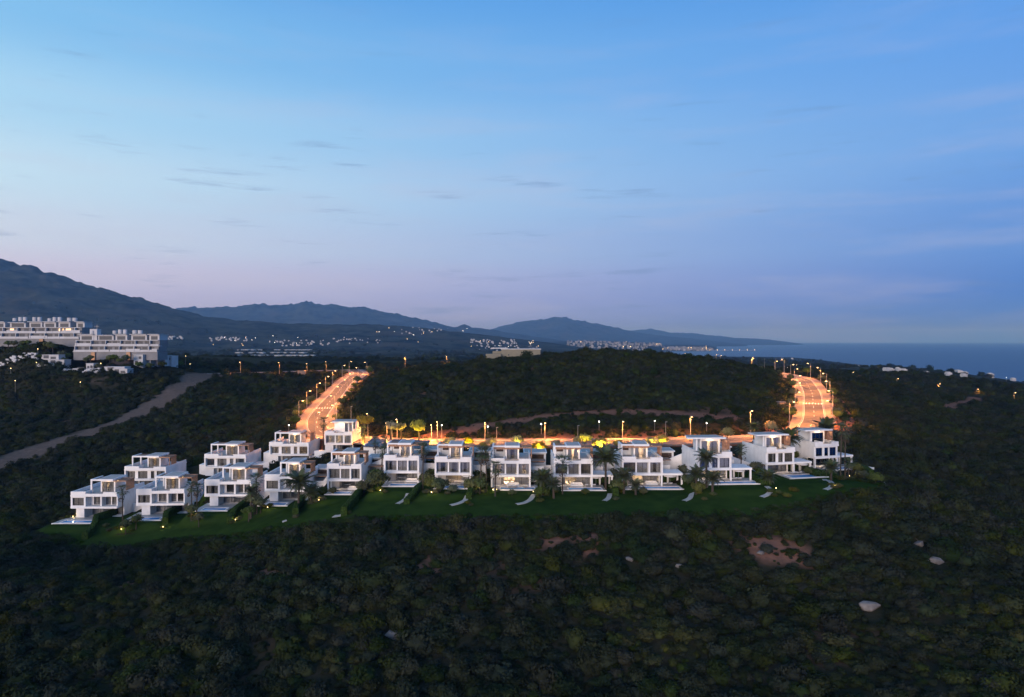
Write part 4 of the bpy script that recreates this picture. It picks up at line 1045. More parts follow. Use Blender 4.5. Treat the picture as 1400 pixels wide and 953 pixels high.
PALMS = [(168,163,671,2.1,'fan','fan palm beside the lowest villa at the valley end'),
 (262,160,666,2.0,'fan','slim fan palm of the pair between second and third lawn villas'), (269,161,668,1.9,'fan','slim fan palm of the pair between second and third lawn villas'),
 (351,156,657,2.3,'fan','shaggy fan palm between third and fourth lawn villas'), (343,155,672,1.9,'date','low palm between third and fourth lawn villas'), (408,152,661,4.0,'date','lone date palm with wide crown before the fourth villa'), (425,154,674,2.6,'date','smaller date palm beside the lone wide date palm'),
 (577,166,612,2.0,'fan','fan palm standing between the fifth and sixth lawn villas'), (579,150,622,2.2,'fan','tall fan palm before the sixth lawn villa') if False else (578,151,615,2.3,'fan','tall fan palm at the corner of the sixth lawn villa'),
 (513,186,604,1.9,'fan','palm by the white wall under the dark sloping roof'), (526,187,604,1.9,'fan','palm nearer the street by the dark sloping roof'), (522,170,618,2.0,'fan','fan palm in the gap between fifth and sixth lawn villas'),
 (657,150,621,2.4,'fan','tall shaggy palm of the twin pair beside the warm lit villa'), (665,151,620,2.4,'fan','tall shaggy palm of the twin pair beside the warm lit villa'), (677,144,640,2.1,'fan','fan palm with slim trunk before the warm lit villa'),
 (769,146,634,2.6,'fan','fan palm before the villa with open side pergola'), (742,145,656,3.0,'date','feathery palm between warm lit villa and open pergola villa'), (757,143,663,2.2,'date','low feathery palm at the edge of the open pergola villa terrace'),
 (828,151,628,4.2,'date','big bushy date palm between the two pergola villas'), (853,145,652,2.8,'date','feathery palm beside the arched pergola villa'), (869,144,664,2.0,'date','low palm standing in front of the arched pergola pool'),
 (966,144,628,2.9,'date','tall feathery palm in front of the wide-roofed villa'), (952,142,650,2.6,'date','broad palm below the wide-roofed villa'), (974,141,655,2.6,'date','low broad palm beside the pale pool terrace'),
 (1013,156,616,1.9,'fan','slim palm rising behind the long pergola'), (1030,196,584,2.3,'date','palm lit yellow from below beside the street'), (1079,172,601,4.0,'date','wide date palm behind the bright blue pool villa'), (1129,186,587,4.2,'date','wide date palm behind the seaward end villa'),
 (1050,147,653,2.4,'date','bushy palm on the lawn before the bright blue pool'), (1136,152,641,2.6,'date','palm on the planted island of the seaward lawn'),
 (1149,160,588,2.2,'fan','tall slim palm of the pair at the seaward end terrace'), (1155,161,592,2.2,'fan','tall slim palm of the pair at the seaward end terrace'), (1160,158,634,1.8,'fan','short palm beside the slim pair at the seaward end'),
 (442,214,578,2.6,'fan','round-headed palm beside the lit road above the upper villas'), (497,203,590,2.4,'fan','dark palm behind the tall narrow villa')]
for a in PALMS: put_palm(*a[:5], a[5])
# yellow and orange lit trees behind the villas
STREET_T = [(498,206,572,2.9),(535,203,580,2.4),(548,205,582,2.3),(572,203,580,3.0),(615,190,601,1.9),(640,191,602,1.9),(672,191,602,2.0),(707,190,599,2.2),(699,186,610,1.9),(737,180,608,2.6),(729,182,612,2.2),(800,188,597,2.2),(790,190,600,1.8),(821,181,603,2.7),(889,180,603,2.3),(905,189,598,2.2),(897,184,610,1.7),(966,176,600,2.0),(994,196,589,2.1),(1054,203,580,2.2),(962,178,604,1.9),(845,184,604,1.8),(760,187,604,1.6),(660,189,607,1.5)]
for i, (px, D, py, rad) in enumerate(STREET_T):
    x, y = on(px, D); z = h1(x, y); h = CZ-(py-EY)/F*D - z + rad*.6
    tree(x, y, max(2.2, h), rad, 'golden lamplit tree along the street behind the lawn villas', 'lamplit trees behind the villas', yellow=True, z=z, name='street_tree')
def road_trees(spec, seaward, label, group):
    for side, D, rad in spec:
        x, y, z, rz = kerbside(D, side, 7.4 if rad < 3 else 9, seaward)
        tree(x, y, rad*1.9, rad, label, group, z=z-.1, name='street_tree')
# garden trees and bushes
GT = [(516,153,650,3.0,'dense green garden tree beside the sixth lawn villa'), (602,147,658,2.3,'round garden tree between two narrow pool terraces'), (590,149,655,2.0,'smaller garden tree behind the round one between pools'), (645,147,660,2.4,'bushy tree under the twin tall palms'), (656,146,656,2.0,'dark tree beside the twin tall palms'),
 (172,159,712,1.7,'spreading shrub tree on the lawn below the valley end hedge'), (348,156,678,2.0,'dark garden tree between third and fourth villas'), (340,153,688,1.5,'low bushy tree on the lawn below the third villa'), (455,158,668,1.3,'round shrub at the corner of the small stepped terrace'), (846,146,668,2.2,'dark bushy tree between the two pergola villas'), (740,144,672,1.8,'low tree beside the long white-edged terrace'), (1197,150,648,1.9,'round tree at the seaward tip of the lawn'), (1088,176,618,1.8,'tree beside the angled villas'), (955,142,668,1.8,'low dense tree below the wide-roofed villa'), (498,156,660,2.0,'green garden tree next to the hedge of the fifth villa'), (587,168,632,1.6,'small tree in the gap beside the sixth villa'), (1143,178,600,2.6,'tree behind the seaward end villa')]
for px, D, py, rad, lab in GT:
    x, y = on(px, D); z = h1(x, y); h = CZ-(py-EY)/F*D - z + rad*.4
    tree(x, y, float(np.clip(h, rad*1.5, rad*2.5)), rad, lab, 'garden trees', z=z)
GAPS = [(186,160,690,1.6),(262,158,688,1.8),(272,156,692,1.5),(346,160,676,2.0),(356,156,684,1.7),(430,160,670,1.8),(440,158,676,1.6),(505,158,664,2.0),(512,166,644,1.8),(582,157,656,2.0),(590,163,644,1.7),(650,160,650,2.1),(660,156,660,2.0),(668,162,648,1.8),(735,158,654,2.2),(748,155,662,2.0),(838,158,650,2.3),(846,154,660,2.0),(936,158,644,1.9),(940,150,662,1.9),(1034,160,646,2.0),(1040,154,656,1.8),(1098,168,630,2.0),(1106,163,642,1.6),(1170,166,636,1.8),(1178,160,646,1.6),(620,147,668,1.3),(700,144,671,1.1),(800,145,670,1.1),(880,144,669,1.2)]
for px, D, py, rad in GAPS:
    x, y = on(px, D); z = h1(x, y); h = CZ-(py-EY)/F*D - z + rad*.5
    tree(x, y, float(np.clip(h, rad*1.4, rad*2.3)), rad, 'leafy green tree filling the garden gap between neighbouring villas', 'trees in the gaps between villas', z=z)
def bush(px, py, rad, D0=120):
    x, y, z = ground(px, py, D0)
    o = link('garden_bush', random.choice(GCROWN), None, None, loc=(x, y, z+rad*.35), rot=(0,0,random.uniform(0,6)), scl=(rad, rad, rad*.75))
    o['label'] = 'low rounded garden bush planted at the edge of the lawn'; o['category'] = 'bush'; o['group'] = 'garden bushes'
for px, py, rad in [(84,711,.9),(92,709,1.0),(102,707,.9),(73,714,.8),(150,727,1.0),(160,726,1.0),(166,722,.8),(145,721,1.0),(180,727,.8),(223,722,.7),(262,708,1.1),(271,706,1.0),(265,712,.8),(318,716,.9),(327,712,1.1),(361,695,1.1),(370,693,1.0),(345,700,.9),(405,708,.9),(432,688,1.1),(440,685,1.2),(425,690,.9),(476,703,1.0),(518,671,1.2),(508,673,1.0),(526,674,.9),(583,675,1.2),(597,674,1.1),(612,676,.8),(640,689,.9),(644,692,.7),(650,675,1.0),(662,674,1.0),(680,673,.8),(738,687,1.1),(736,680,.9),(748,678,1.0),(760,674,1.0),(842,684,.9),(848,674,1.0),(868,672,1.0),(955,676,1.1),(975,679,1.0),(963,684,.8),(1053,674,1.0),(1058,679,.9),(1065,676,.9),(1140,668,1.0),(1146,667,1.1),(1136,664,.8),(1150,657,1.0),(1157,656,1.0),(1165,656,.9),(1145,655,1.0),(1196,655,.9),(1203,657,.9),(1075,680,1.2),(1085,672,1.1)]: bush(px, py, rad)

def hedge(pts, h, label, w=.65, D0=120):
    L = np.array([ground(a, b, D0)[:2] for a, b in pts]); Q = []
    for a, b in zip(L[:-1], L[1:]):
        k = max(2, int(np.linalg.norm(b-a)/.28))
        for i in range(k): Q.append(a+(b-a)*i/k)
    Q.append(L[-1]); Q = np.array(Q); zz = H(Q[:,0], Q[:,1]); d = np.gradient(Q, axis=0); d /= np.linalg.norm(d, axis=1)[:,None]+1e-9; nn = np.column_stack([-d[:,1], d[:,0]])
    r = random.Random(len(Q)); prof = [(-w,-.2),(-w*1.02,h*.5),(-w*.95,h*.92),(-w*.5,h),(0,h*1.01),(w*.5,h),(w*.95,h*.92),(w*1.02,h*.5),(w,-.2)]
    mb = MB(); k = len(prof)
    for q, z_, n_ in zip(Q, zz, nn):
        for o, hh in prof: mb.v.append((q[0]+n_[0]*(o+r.uniform(-.09,.09)), q[1]+n_[1]*(o+r.uniform(-.09,.09)), z_+hh+r.uniform(-.09,.09)))
    for i in range(len(Q)-1):
        for j in range(k-1): mb.f.append((i*k+j, i*k+j+1, (i+1)*k+j+1, (i+1)*k+j))
    mb.f.append(tuple(range(k))); mb.f.append(tuple((len(Q)-1)*k+j for j in range(k))[::-1])
    mb.build('hedge', M_hedge, label=label, category='hedge', group='clipped garden hedges')
hedge([(192,694),(165,702),(132,713),(130,722),(116,738)], 1.7, 'clipped hedge stepping down between the two lowest lawn villas')
hedge([(284,684),(258,693),(228,708),(226,718)], 1.8, 'clipped hedge between second and third lawn villas')
hedge([(338,690),(322,702),(314,716)], 1.6, 'short clipped hedge below the third lawn villa')
hedge([(414,686),(407,697),(404,706)], 1.8, 'clipped hedge beside the lone date palm')
hedge([(497,670),(488,684),(478,697),(470,706)], 2.0, 'clipped hedge stepping down beside the small terrace of the fifth villa')
hedge([(575,668),(566,680),(556,690)], 1.3, 'low clipped hedge beyond the sixth villa pool')
hedge([(648,672),(641,684)], 1.5, 'low clipped hedge under the twin tall palms')
hedge([(1103,647),(1118,652),(1130,652)], 1.6, 'dark clipped hedge between the two angled villas')
hedge([(1160,640),(1180,645),(1192,652)], 1.5, 'long clipped hedge at the seaward tip of the lawn')
hedge([(838,668),(842,680)], 1.8, 'tall clipped hedge between the pergola villas')
hedge([(1028,655),(1040,662),(1056,664)], 1.2, 'dark hedge between wide-roofed villa and blue pool villa')

def garden_path(pts, w, label):
    L = np.array([ground(a, b, 120)[:2] for a, b in pts]); L = spline(np.column_stack([L, np.zeros(len(L))]), .5)[:,:2]
    d = np.gradient(L, axis=0); d /= np.linalg.norm(d, axis=1)[:,None]; nn = np.column_stack([-d[:,1], d[:,0]])
    A_ = L+nn*w/2; B_ = L-nn*w/2; za = H(A_[:,0], A_[:,1])+.16; zb = H(B_[:,0], B_[:,1])+.16; k = len(L)
    V = [(*a, z) for a, z in zip(A_, za)]+[(*b, z) for b, z in zip(B_, zb)]+[(*a, z-.3) for a, z in zip(A_, za)]+[(*b, z-.3) for b, z in zip(B_, zb)]
    fs = []
    for i in range(k-1): fs += [(k+i,k+i+1,i+1,i),(i,i+1,2*k+i+1,2*k+i),(k+i+1,k+i,3*k+i,3*k+i+1)]
    me = bpy.data.meshes.new('garden_path'); me.from_pydata(V, [], fs); link('garden_path', me, M_conc, label=label, category='path', group='curved garden paths')
for pts, lab in [([(456,707),(465,705.5),(473,701)], 'pale path stub at the foot of the fifth villa hedge'), ([(543,690),(551,686),(556,681),(558,676.5)], 'pale curved path on the lawn below the sixth villa'), ([(616,692),(627,689),(635,685),(639,679)], 'pale curved path on the lawn below the seventh villa'),
 ([(706,690.5),(717,688),(726,683),(730,677)], 'pale curved path on the lawn below the warm lit villa'), ([(826,686),(832,682),(834,676)], 'short pale path below the big bushy date palm'), ([(935,686),(943,682),(946,675)], 'short pale path below the wide-roofed villa'),
 ([(1041,681),(1050,677),(1053,671),(1048,666)], 'hooked pale path on the lawn before the bright blue pool'), ([(1128,670.5),(1136,666),(1136,660),(1127,656)], 'winding pale path beside the planted island of the seaward lawn'), ([(1207,661),(1204,655.5),(1192,649.5)], 'pale path at the seaward tip of the lawn'), ([(386,714),(392,712)], 'tiny pale path stub below the lone date palm')]: garden_path(pts, 1.0, lab)

# garden lights
def garden_light(px, py, e=70):
    x, y, z = ground(px, py, 120)
    g = empty('garden_light', (x, y, z), 0, 'small warm garden light glowing among the lawn planting', 'light', 'garden lights')
    MB().tube([(0,0,-.1),(0,0,.5)], .05, 6).build('post', M_frame, g)
    MB().tube([(0,0,.5),(0,0,.64)], .08, 8).build('lens', M_warmlens, g)
    point(g, (0,0,1.0), e, (1.0, .70, .25), .1, 'lamp')
for px, py in [(656,675),(674,673),(679,673),(729,676),(1161,654),(1141,668),(1061,671),(1206,657),(166,727),(223,724),(268,710),(322,714),(366,697),(436,687),(520,675),(100,709),(590,677)]: garden_light(px, py)

# boulders
def boulder(px, py, size, label, seed, el=1.5):
    x, y, z = ground(px, py, 70); r = np.random.default_rng(seed); bm = bmesh.new()
    for i in range(26):
        d = r.normal(size=3); d /= np.linalg.norm(d); d *= r.uniform(.8, 1.08)
        bm.verts.new((size*el*d[0], size*.85*d[1], size*.75*np.clip(d[2], -1, .72)+size*.12*d[0]))
    hull = bmesh.ops.convex_hull(bm, input=bm.verts); bmesh.ops.delete(bm, geom=[v for v in bm.verts if not v.link_faces], context='VERTS')
    bmesh.ops.bevel(bm, geom=list(bm.edges), offset=size*.05, segments=1, affect='EDGES')
    me = bpy.data.meshes.new('boulder'); bm.to_mesh(me); bm.free()
    o = link('boulder', me, M_rock, label=label, category='rock', group='boulders on the slope'); o.location = (x, y, z+size*.28); o.rotation_euler = (.25, .1, r.uniform(-.5, .5))
    return o
for i, (px, py, s, lab) in enumerate(BOUL): boulder(px, py, s, lab, 500+i)

# ================================================================== street lamps
def lamp_meshes(h):
    pole = MB().tube([(0,0,-.3),(0,0,h*.5),(0,0,h)], [.11,.085,.06], 8).mesh('pole')
    arm = MB().tube([(0,0,h-.05),(.5,0,h+.12),(1.15,0,h+.14)], [.05,.045,.04], 6).mesh('arm')
    head = MB(); head.hexa([(1.0,-.16,h+.07),(1.75,-.13,h+.07),(1.75,.13,h+.07),(1.0,.16,h+.07),(1.05,-.12,h+.24),(1.70,-.08,h+.18),(1.70,.08,h+.18),(1.05,.12,h+.24)]); head = head.mesh('head')
    lens = MB(); lens.hexa([(1.14,-.12,h-.03),(1.66,-.10,h-.03),(1.66,.10,h-.03),(1.14,.12,h-.03),(1.04,-.15,h+.066),(1.72,-.13,h+.066),(1.72,.13,h+.066),(1.04,.15,h+.066)]); lens = lens.mesh('lens')
    base = MB().tube([(0,0,0),(0,0,.9)], [.18,.14], 8).mesh('base')
    for m_, me in ((M_metal,pole),(M_metal,arm),(M_metal,head),(M_sodium,lens),(M_metal,base)): me.materials.append(m_)
    return pole, arm, head, lens, base
LM = {}
SODIUM = (1.0, 0.33, 0.065)
lamp_data = {}
def street_lamp(x, y, z, h, rz, label, group, watt=1500, name='street_lamp'):
    if h not in LM: LM[h] = lamp_meshes(h)
    p, a, hd, ln, bs = LM[h]
    o = empty(name, (x, y, z), rz, label, 'street lamp', group)
    link('pole', p, None, o); link('arm', a, None, o); hh = link('head', hd, None, o); link('lens', ln, None, hh); link('base', bs, None, o)
    if watt:
        if watt not in lamp_data:
            l = bpy.data.lights.new('lamp_bulb', 'SPOT'); l.energy = watt*9.5; l.color = SODIUM; l.spot_size = R(168); l.spot_blend = .5; l.shadow_soft_size = .2; lamp_data[watt] = l
        lo = bpy.data.objects.new('lamp_bulb', lamp_data[watt]); COL.objects.link(lo); lo.parent = o; lo.location = (1.4, 0, h-.12)
    return o
def lamp_px(px, D, top, h_max, rz, label, group, watt=1500):
    x, y = on(px, D); z = h1(x, y); h = CZ-(top-EY)/F*D-z; h = round(float(np.clip(h, 5, h_max))*2)/2
    return street_lamp(x, y, z, h, rz, label, group, watt)
G1 = 'lamps along the street behind the lawn villas'
for px, D, top in [(503,222,566),(529,207,578),(543,212,572),(598,205,575),(663,203,577),(745,203,577),(851,204,575),(944,206,570),(1026,208,561),(590,211,583)]:
    lamp_px(px, D, top, 9.5, R(-90), 'lit street lamp along the street behind the lawn villas', G1, 2300)
def kerbside(D, side, off, seaward):
    m = np.where((road[:,0] > 40) == seaward)[0]; i = int(m[np.argmin(np.abs(road[m,1]-D))]); i = min(max(i, 1), len(road)-2)
    d = road[i+1,:2]-road[i-1,:2]; d /= np.linalg.norm(d); nn = np.array([-d[1], d[0]])
    if nn[0]*side < 0: nn = -nn
    q = road[i,:2]+nn*off; return float(q[0]), float(q[1]), float(road[i,2])+.1, math.atan2(-nn[1], -nn[0])
G2 = 'lamps climbing the road above the dark valley'
for side, D in [(1,240),(1,268),(1,300),(1,335),(1,372),(1,420),(-1,226),(-1,254),(-1,284),(-1,318),(-1,355),(-1,395),(-1,440),(1,470),(-1,478)]:
    x, y, z, rz = kerbside(D, side, 6.3, False)
    street_lamp(x, y, z, 8.0, rz, 'lit street lamp climbing the road above the dark valley', G2, 2200)
for px, D, top in [(329,446,489),(382,452,492),(446,470,491),(554,500,489),(611,560,487),(396,455,496) if False else (420,462,497)]:
    lamp_px(px, D, top, 9, R(-90), 'lit street lamp on the ridge road beyond the dark valley', 'lamps on the ridge road', 1400)
G3 = 'lamps climbing the wide seaward road'
for side, D in [(-1,222),(-1,246),(-1,272),(-1,300),(-1,332),(-1,365),(-1,402),(1,228),(1,252),(1,280),(1,310),(1,342),(1,378),(1,420),(-1,440)]:
    x, y, z, rz = kerbside(D, side, 6.3, True)
    street_lamp(x, y, z, 8.0, rz, 'lit street lamp climbing the wide road on the seaward side', G3, 2200)
for px, D, top in [(1028,440,483),(985,470,481),(979,455,479),(936,520,478)]:
    lamp_px(px, D, top, 9, R(-90), 'lit street lamp rising beyond the crest of the knoll', 'lamps beyond the knoll', 500)
for px, D, top in [(1165,470,513),(1226,440,519),(1283,440,529),(1335,440,532),(1386,440,537),(1437,440,541)]:
    lamp_px(px, D, top, 8, R(-90), 'lit street lamp standing in the scrub of the seaward slope', 'lamps on the seaward slope', 500)
road_trees([(-1,276,2.4),(-1,292,2.2),(1,294,2.4),(1,312,1.7),(1,345,1.8),(1,400,2.6),(1,462,3.0),(-1,340,1.8),(-1,372,2.0),(-1,410,2.2),(-1,455,2.4),(1,486,2.6),(-1,262,2.2),(-1,246,2.3),(1,250,2.2),(1,276,2.0),(1,328,1.9),(1,372,2.0),(-1,308,2.0)], False, 'small round tree along the lit road above the valley', 'trees along the valley side road')
road_trees([(-1,234,2.4),(-1,240,2.2),(-1,258,2.3),(-1,264,2.2),(-1,286,2.3),(-1,292,2.2),(-1,318,2.3),(-1,350,2.4),(1,236,2.2),(1,244,2.0),(1,264,2.1),(1,292,2.2),(1,298,2.0),(1,324,2.2),(1,352,2.3),(1,392,3.0),(-1,390,2.2),(-1,425,2.4)], True, 'small round tree along the wide lit road on the seaward side', 'trees along the seaward road')
# short white-headed lamps on the far pavement
def globe_lamp(px, py, D, label, group, mat_=None, watt=0, hmax=7):
    x, y = on(px, D); z = h1(x, y); h = float(np.clip(CZ-(py-EY)/F*D-z, 3, hmax))
    g = empty('globe_lamp', (x, y, z), 0, label, 'street lamp', group)
    MB().tube([(0,0,-.2),(0,0,h)], .05, 6).build('pole', M_metal, g)
    MB().tube([(0,0,h),(0,0,h+.1),(0,0,h+.28),(0,0,h+.36)], [.06,.13,.13,.05], 8).build('globe', mat_ or M_whitelens, g)
    return g
for px, py in [(536,580),(604,582),(667,584),(740,587),(819,588),(895,588),(966,587),(395,582)]:
    globe_lamp(px, py, 212 if px > 450 else 232, 'small white globe lamp at the foot of the knoll', 'white globe lamps below the knoll')
for px, py, D in [(15,504,372),(50,506,372),(21,518,352),(52,490,386),(110,526,356),(138,511,376),(193,502,395),(214,495,412),(254,484,470),(260,498,440)]:
    globe_lamp(px, py, D, 'small warm globe lamp on the slope below the terraced apartments', 'globe lamps below the apartments', M_warmlens)
# unlit posts along the street
for px, D, top in [(679,206,585),(790,206,583),(910,206,577),(480,246,556),(1045,420,487),(1080,300,540) if False else (1060,420,490),(172,430,495)]:
    x, y = on(px, D); z = h1(x, y); h = float(np.clip(CZ-(top-EY)/F*D-z, 4, 9))
    g = empty('lamp_post', (x, y, z), 0, 'slim unlit grey post standing along the street', 'post', 'unlit posts along the street')
    MB().tube([(0,0,-.2),(0,0,h)], [.09,.05], 6).build('pole', M_metal, g); MB().box(-.1,.5,-.1,.1,h,h+.1).build('head', M_metal, g)
# uplight for the yellow palm and the brightest trees
def uplight(px, D, e):
    x, y = on(px, D-2.2); z = h1(x, y); g = empty('ground_uplight', (x, y, z), 0, 'yellow ground uplight shining into the foliage by the street', 'light', 'uplights under the golden trees')
    MB().tube([(0,0,-.1),(0,0,.25)], .14, 8).build('body', M_frame, g); MB().tube([(0,0,.251),(0,0,.28)], .11, 8).build('lens', M_warmlens, g)
    l = bpy.data.lights.new('lamp', 'SPOT'); l.energy = e*22; l.color = (1.0, .76, .10); l.spot_size = R(110); l.spot_blend = .5; l.shadow_soft_size = .15
    o = bpy.data.objects.new('lamp', l); COL.objects.link(o); o.parent = g; o.location = (0, 0, .35); o.rotation_euler = (R(152), 0, 0)
for px, D, e in [(1030,194.5,160),(737,178.6,700),(821,179.6,700),(889,178.6,700),(700,184.8,500),(707,188,350),(905,187.6,350),(640,189.6,300),(548,203.6,350),(498,204.5,350),(958,171,220),(572,200,350),(672,188,300),(615,187,260),(797,184,300)]: uplight(px, D, e)

# dark sloping roof of the low entrance building, and the boundary wall in front of it
def entrance():
    x, y = on(497, 190); z = h1(x+4, y+2); e = empty('entrance_building', (x, y, z-.2), R(-12), 'low white entrance building with long dark sloping roof beside the street', 'building')
    w = MB(); w.box(0, 17, 0, .3, -.8, 2.4); w.box(0, .3, .3, 6, -.8, 3.2); w.box(16.7, 17, .3, 6, -.8, 3.2); w.build('wall', WH, e)
    MB().hexa([(-.3,-.4,2.41),(17.3,-.4,2.41),(17.3,6.3,3.6),(-.3,6.3,3.6),(-.3,-.4,2.6),(17.3,-.4,2.6),(17.3,6.3,3.8),(-.3,6.3,3.8)]).build('roof', M_pv, e)
entrance()
def boundary_wall(pts, h, label):
    g = MB()
    for (a, b) in zip(pts[:-1], pts[1:]):
        d = Vector((b[0]-a[0], b[1]-a[1], 0)); nn = Vector((-d.y, d.x, 0)).normalized()*.13
        za, zb = h1(*a), h1(*b); zl = min(za, zb)-1.2; P0 = [(a[0]-nn.x,a[1]-nn.y),(b[0]-nn.x,b[1]-nn.y),(b[0]+nn.x,b[1]+nn.y),(a[0]+nn.x,a[1]+nn.y)]
        g.hexa([(*P0[0],zl),(*P0[1],zl),(*P0[2],zl),(*P0[3],zl),(*P0[0],za+h),(*P0[1],zb+h),(*P0[2],zb+h),(*P0[3],za+h)])
    g.build('boundary_wall', WH, label=label, category='wall', group='white garden walls')
for a, b, D1, D2, h, lab in [(437,452,172,172,2.2,'white garden wall between the fourth and fifth lawn villas'), (498,527,172,170,2.6,'white garden wall between the fifth and sixth lawn villas'), (571,596,165,164,2.0,'white garden wall between the sixth and seventh lawn villas'), (645,672,164,163,2.0,'white garden wall behind the twin tall palms'), (728,757,163,163,2.0,'white garden wall behind the feathery palm'), (812,850,163,163,2.6,'white garden wall behind the big bushy date palm'), (906,938,163,163,2.2,'white garden wall behind the arched pergola'), (1000,1030,163,166,2.0,'white garden wall behind the long pergola'), (345,368,196,198,2.4,'white wall linking second and third upper villas'), (430,446,200,200,2.2,'white wall between the third upper villa and the tall narrow one')]:
    boundary_wall([on(a, D1), on(b, D2)], h, lab)

# ================================================================== apartments above the valley
def apartments(px0, px1, base_y, D, floors, label, rz=0, chim=(), seed=1, taper=0):
    x0, y, z = P(px0, base_y, D); W = (px1-px0)/F*D; r = random.Random(seed)
    b = empty('apartment_block', (x0, y, z), R(rz), label, 'building', 'terraced apartment blocks above the valley')
    fh = 3.25; body = MB()
    for f in range(floors):
        w1 = W-taper*max(0, f-1); yb = f*1.2
        MB().box(-.2, w1+1.0*(f == floors-2), yb, yb+2.4, f*fh-.28, f*fh).build('balcony_slab', M_apt, b)
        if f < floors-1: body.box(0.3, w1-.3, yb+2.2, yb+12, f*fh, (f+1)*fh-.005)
        else:
            xx = .3
            while xx < w1-5:
                L = r.uniform(6, 9.5); e = min(xx+L, w1-.3); hh_ = f*fh+r.choice((2.7, 3.2, 3.2)); sb = r.choice((0, 1.2, 2.2))
                MB().box(xx, e, yb+2.2+sb, yb+12, f*fh, hh_).build('penthouse', M_apt, b); MB().box(xx-.3, e+.3, yb+.6+sb, yb+12.2, hh_+.001, hh_+.32).build('roof', M_apt, b)
                MB().box(xx+1, e-1, yb+2.12+sb, yb+2.19+sb, f*fh+.2, f*fh+2.3).build('window', M_fardark, b); xx = e+r.uniform(1.2, 2.6)
            continue
        xx = 0
        while xx < w1-1:
            L = r.uniform(6, 11); e = min(xx+L, w1); o_ = r.choice((0, .5)); MB().box(xx, e-.15, yb-.02+o_, yb+.18+o_, f*fh+.002, f*fh+r.choice((.95, 1.0, 1.5))).build('balcony_parapet', M_apt, b); xx += L
        xx = 1.0
        while xx < w1-2.5:
            L = r.uniform(2.0, 3.8); lit_ = r.random() < .06
            MB().box(xx, xx+L, yb+2.12, yb+2.19, f*fh+.1, f*fh+2.55).build('window', M_lit if lit_ else M_fardark, b); xx += L+r.uniform(.7, 1.9)
        for xc in np.arange(.6, w1, 8.5): MB().box(xc, xc+.35, yb+.3, yb+2.1, f*fh+.003, (f+1)*fh-.29).build('pier', M_apt, b)
    body.build('wall', M_aptshade_podium, b)
    topz = floors*fh; w1 = W-taper*max(0, floors-2)
    for cxp, rad, hh in chim:
        cx = (cxp-px0)/F*D; MB().tube([(cx, (floors)*1.2+2.6, topz+.49), (cx, floors*1.2+2.6, topz+.5+hh), (cx, floors*1.2+2.6, topz+.7+hh)], [rad, rad, rad*.9], 12).build('roof_drum', M_apt, b)
    MB().box(0, W, .4, 12, -5, -.29).build('podium', M_aptshade_podium, b)
    for k in range(2):
        cx = W*(.22+.42*k); MB().box(cx, cx+2.2, -.6, -.01, -5, -.4).build('stair_panel', M_terracotta, b); point(b, (cx+1.1, -2.2, -3.4), 60, (1, .6, .3), .2)
    return b
apartments(-40, 108, 462.5, 402, 3, 'long white terraced apartment block, higher of two above the valley', 0, [(10,1.1,1.6),(18,1.1,2.2),(24.5,1.1,2.2),(37.5,1.1,2.2),(44.5,1.1,2.2),(58.5,1.1,1.5),(65.5,1.1,2.2),(72.5,1.1,2.2),(86,1.3,1.8),(93.5,1.3,1.8)], 3, taper=.6)
apartments(100, 215, 480.5, 392, 3, 'white terraced apartment block, lower of two above the valley', 0, [(117.5,1.1,1.6),(148.5,1.1,1.6),(156,1.1,2.2),(163,1.1,2.2),(176.5,1.3,1.8),(184,1.3,1.8)], 8, taper=.8)
x_, y_, z_ = P(123, 463, 398)
sh_ = empty('stair_tower', (x_, y_, z_-4), 0, 'white stair tower with antenna on the lower apartment block', 'tower'); MB().box(0, 4.2, 0, 4, 0, 9.6).build('shaft', M_farwhite, sh_); MB().tube([(3,2,9.6),(3,2,12.2)], .12, 6).build('antenna', M_metal, sh_); MB().box(1.6,4.4,1.95,2.05,11.2,11.3).build('antenna_arm', M_metal, sh_)
def townhouse(px, py, D, w, h, d, label, group, rz=0, name='terraced_house'):
    D += 2
    x, y = on(px, D); z = h1(x, y); t = empty(name, (x, y, z), R(rz), label, 'house', group)
    MB().box(0, w, 0, d, -5, h).build('wall', M_apt, t); MB().box(-.15, w+.15, -.15, d+.15, h+.001, h+.3).build('roof', M_apt, t)
    MB().box(w*.15, w*.45, -.06, -.002, .2, 2.3).build('door', M_fardark, t); MB().box(w*.55, w*.85, -.06, -.002, h-2.2, h-.8).build('window', M_fardark, t)
    return t
for i, (px, py) in enumerate([(183,497),(194,496.5),(204,496),(214,494.5),(223,492.5)]): townhouse(px, py, 388+i*5, 5.2, 5.6-(i > 2)*1.2, 8, 'white cubic terraced house stepping down beside the lower apartment block', 'terraced houses by the apartments')
for px, py, w, h, D, lab in [(56,489,10,2.0,382,'low white pavilion in the garden under the higher apartment block'), (66,490,9,2.0,380,'flat low white outbuilding beside the garden pavilion'), (143,508,11,2.0,372,'low white pavilion under the lower apartment block'), (154,509,8,2.2,370,'flat low white outbuilding beside the lower pavilion'), (100,509,14,1.4,372,'long low white garden wall house by the stair wall'), (118,507,4,3.4,374,'tall white stair wall house below the lower block')]: townhouse(px, py, D, w, h, 6, lab, 'garden buildings of the apartments')
def rock_wall(px0, py0, px1, py1, D, label, seed):
    r = random.Random(seed); mb = MB(); n = 90
    for i in range(n):
        t = r.random(); px = px0+(px1-px0)*t; py = py0+(py1-py0)*t+r.uniform(-2.6, 2.6); x, y = on(px, D+r.uniform(-2, 2)); z = h1(x, y)+r.uniform(0, .8); s = r.uniform(.4, .95)
        mb.hexa([(x+s*a*r.uniform(.7,1.1), y+s*b_*r.uniform(.7,1.1), z+s*c*r.uniform(.6,1)) for c in (-1, .7) for a, b_ in ((-1,-1),(1,-1),(1,1),(-1,1))])
    mb.build('rock_embankment', M_apt, label=label, kind='stuff')
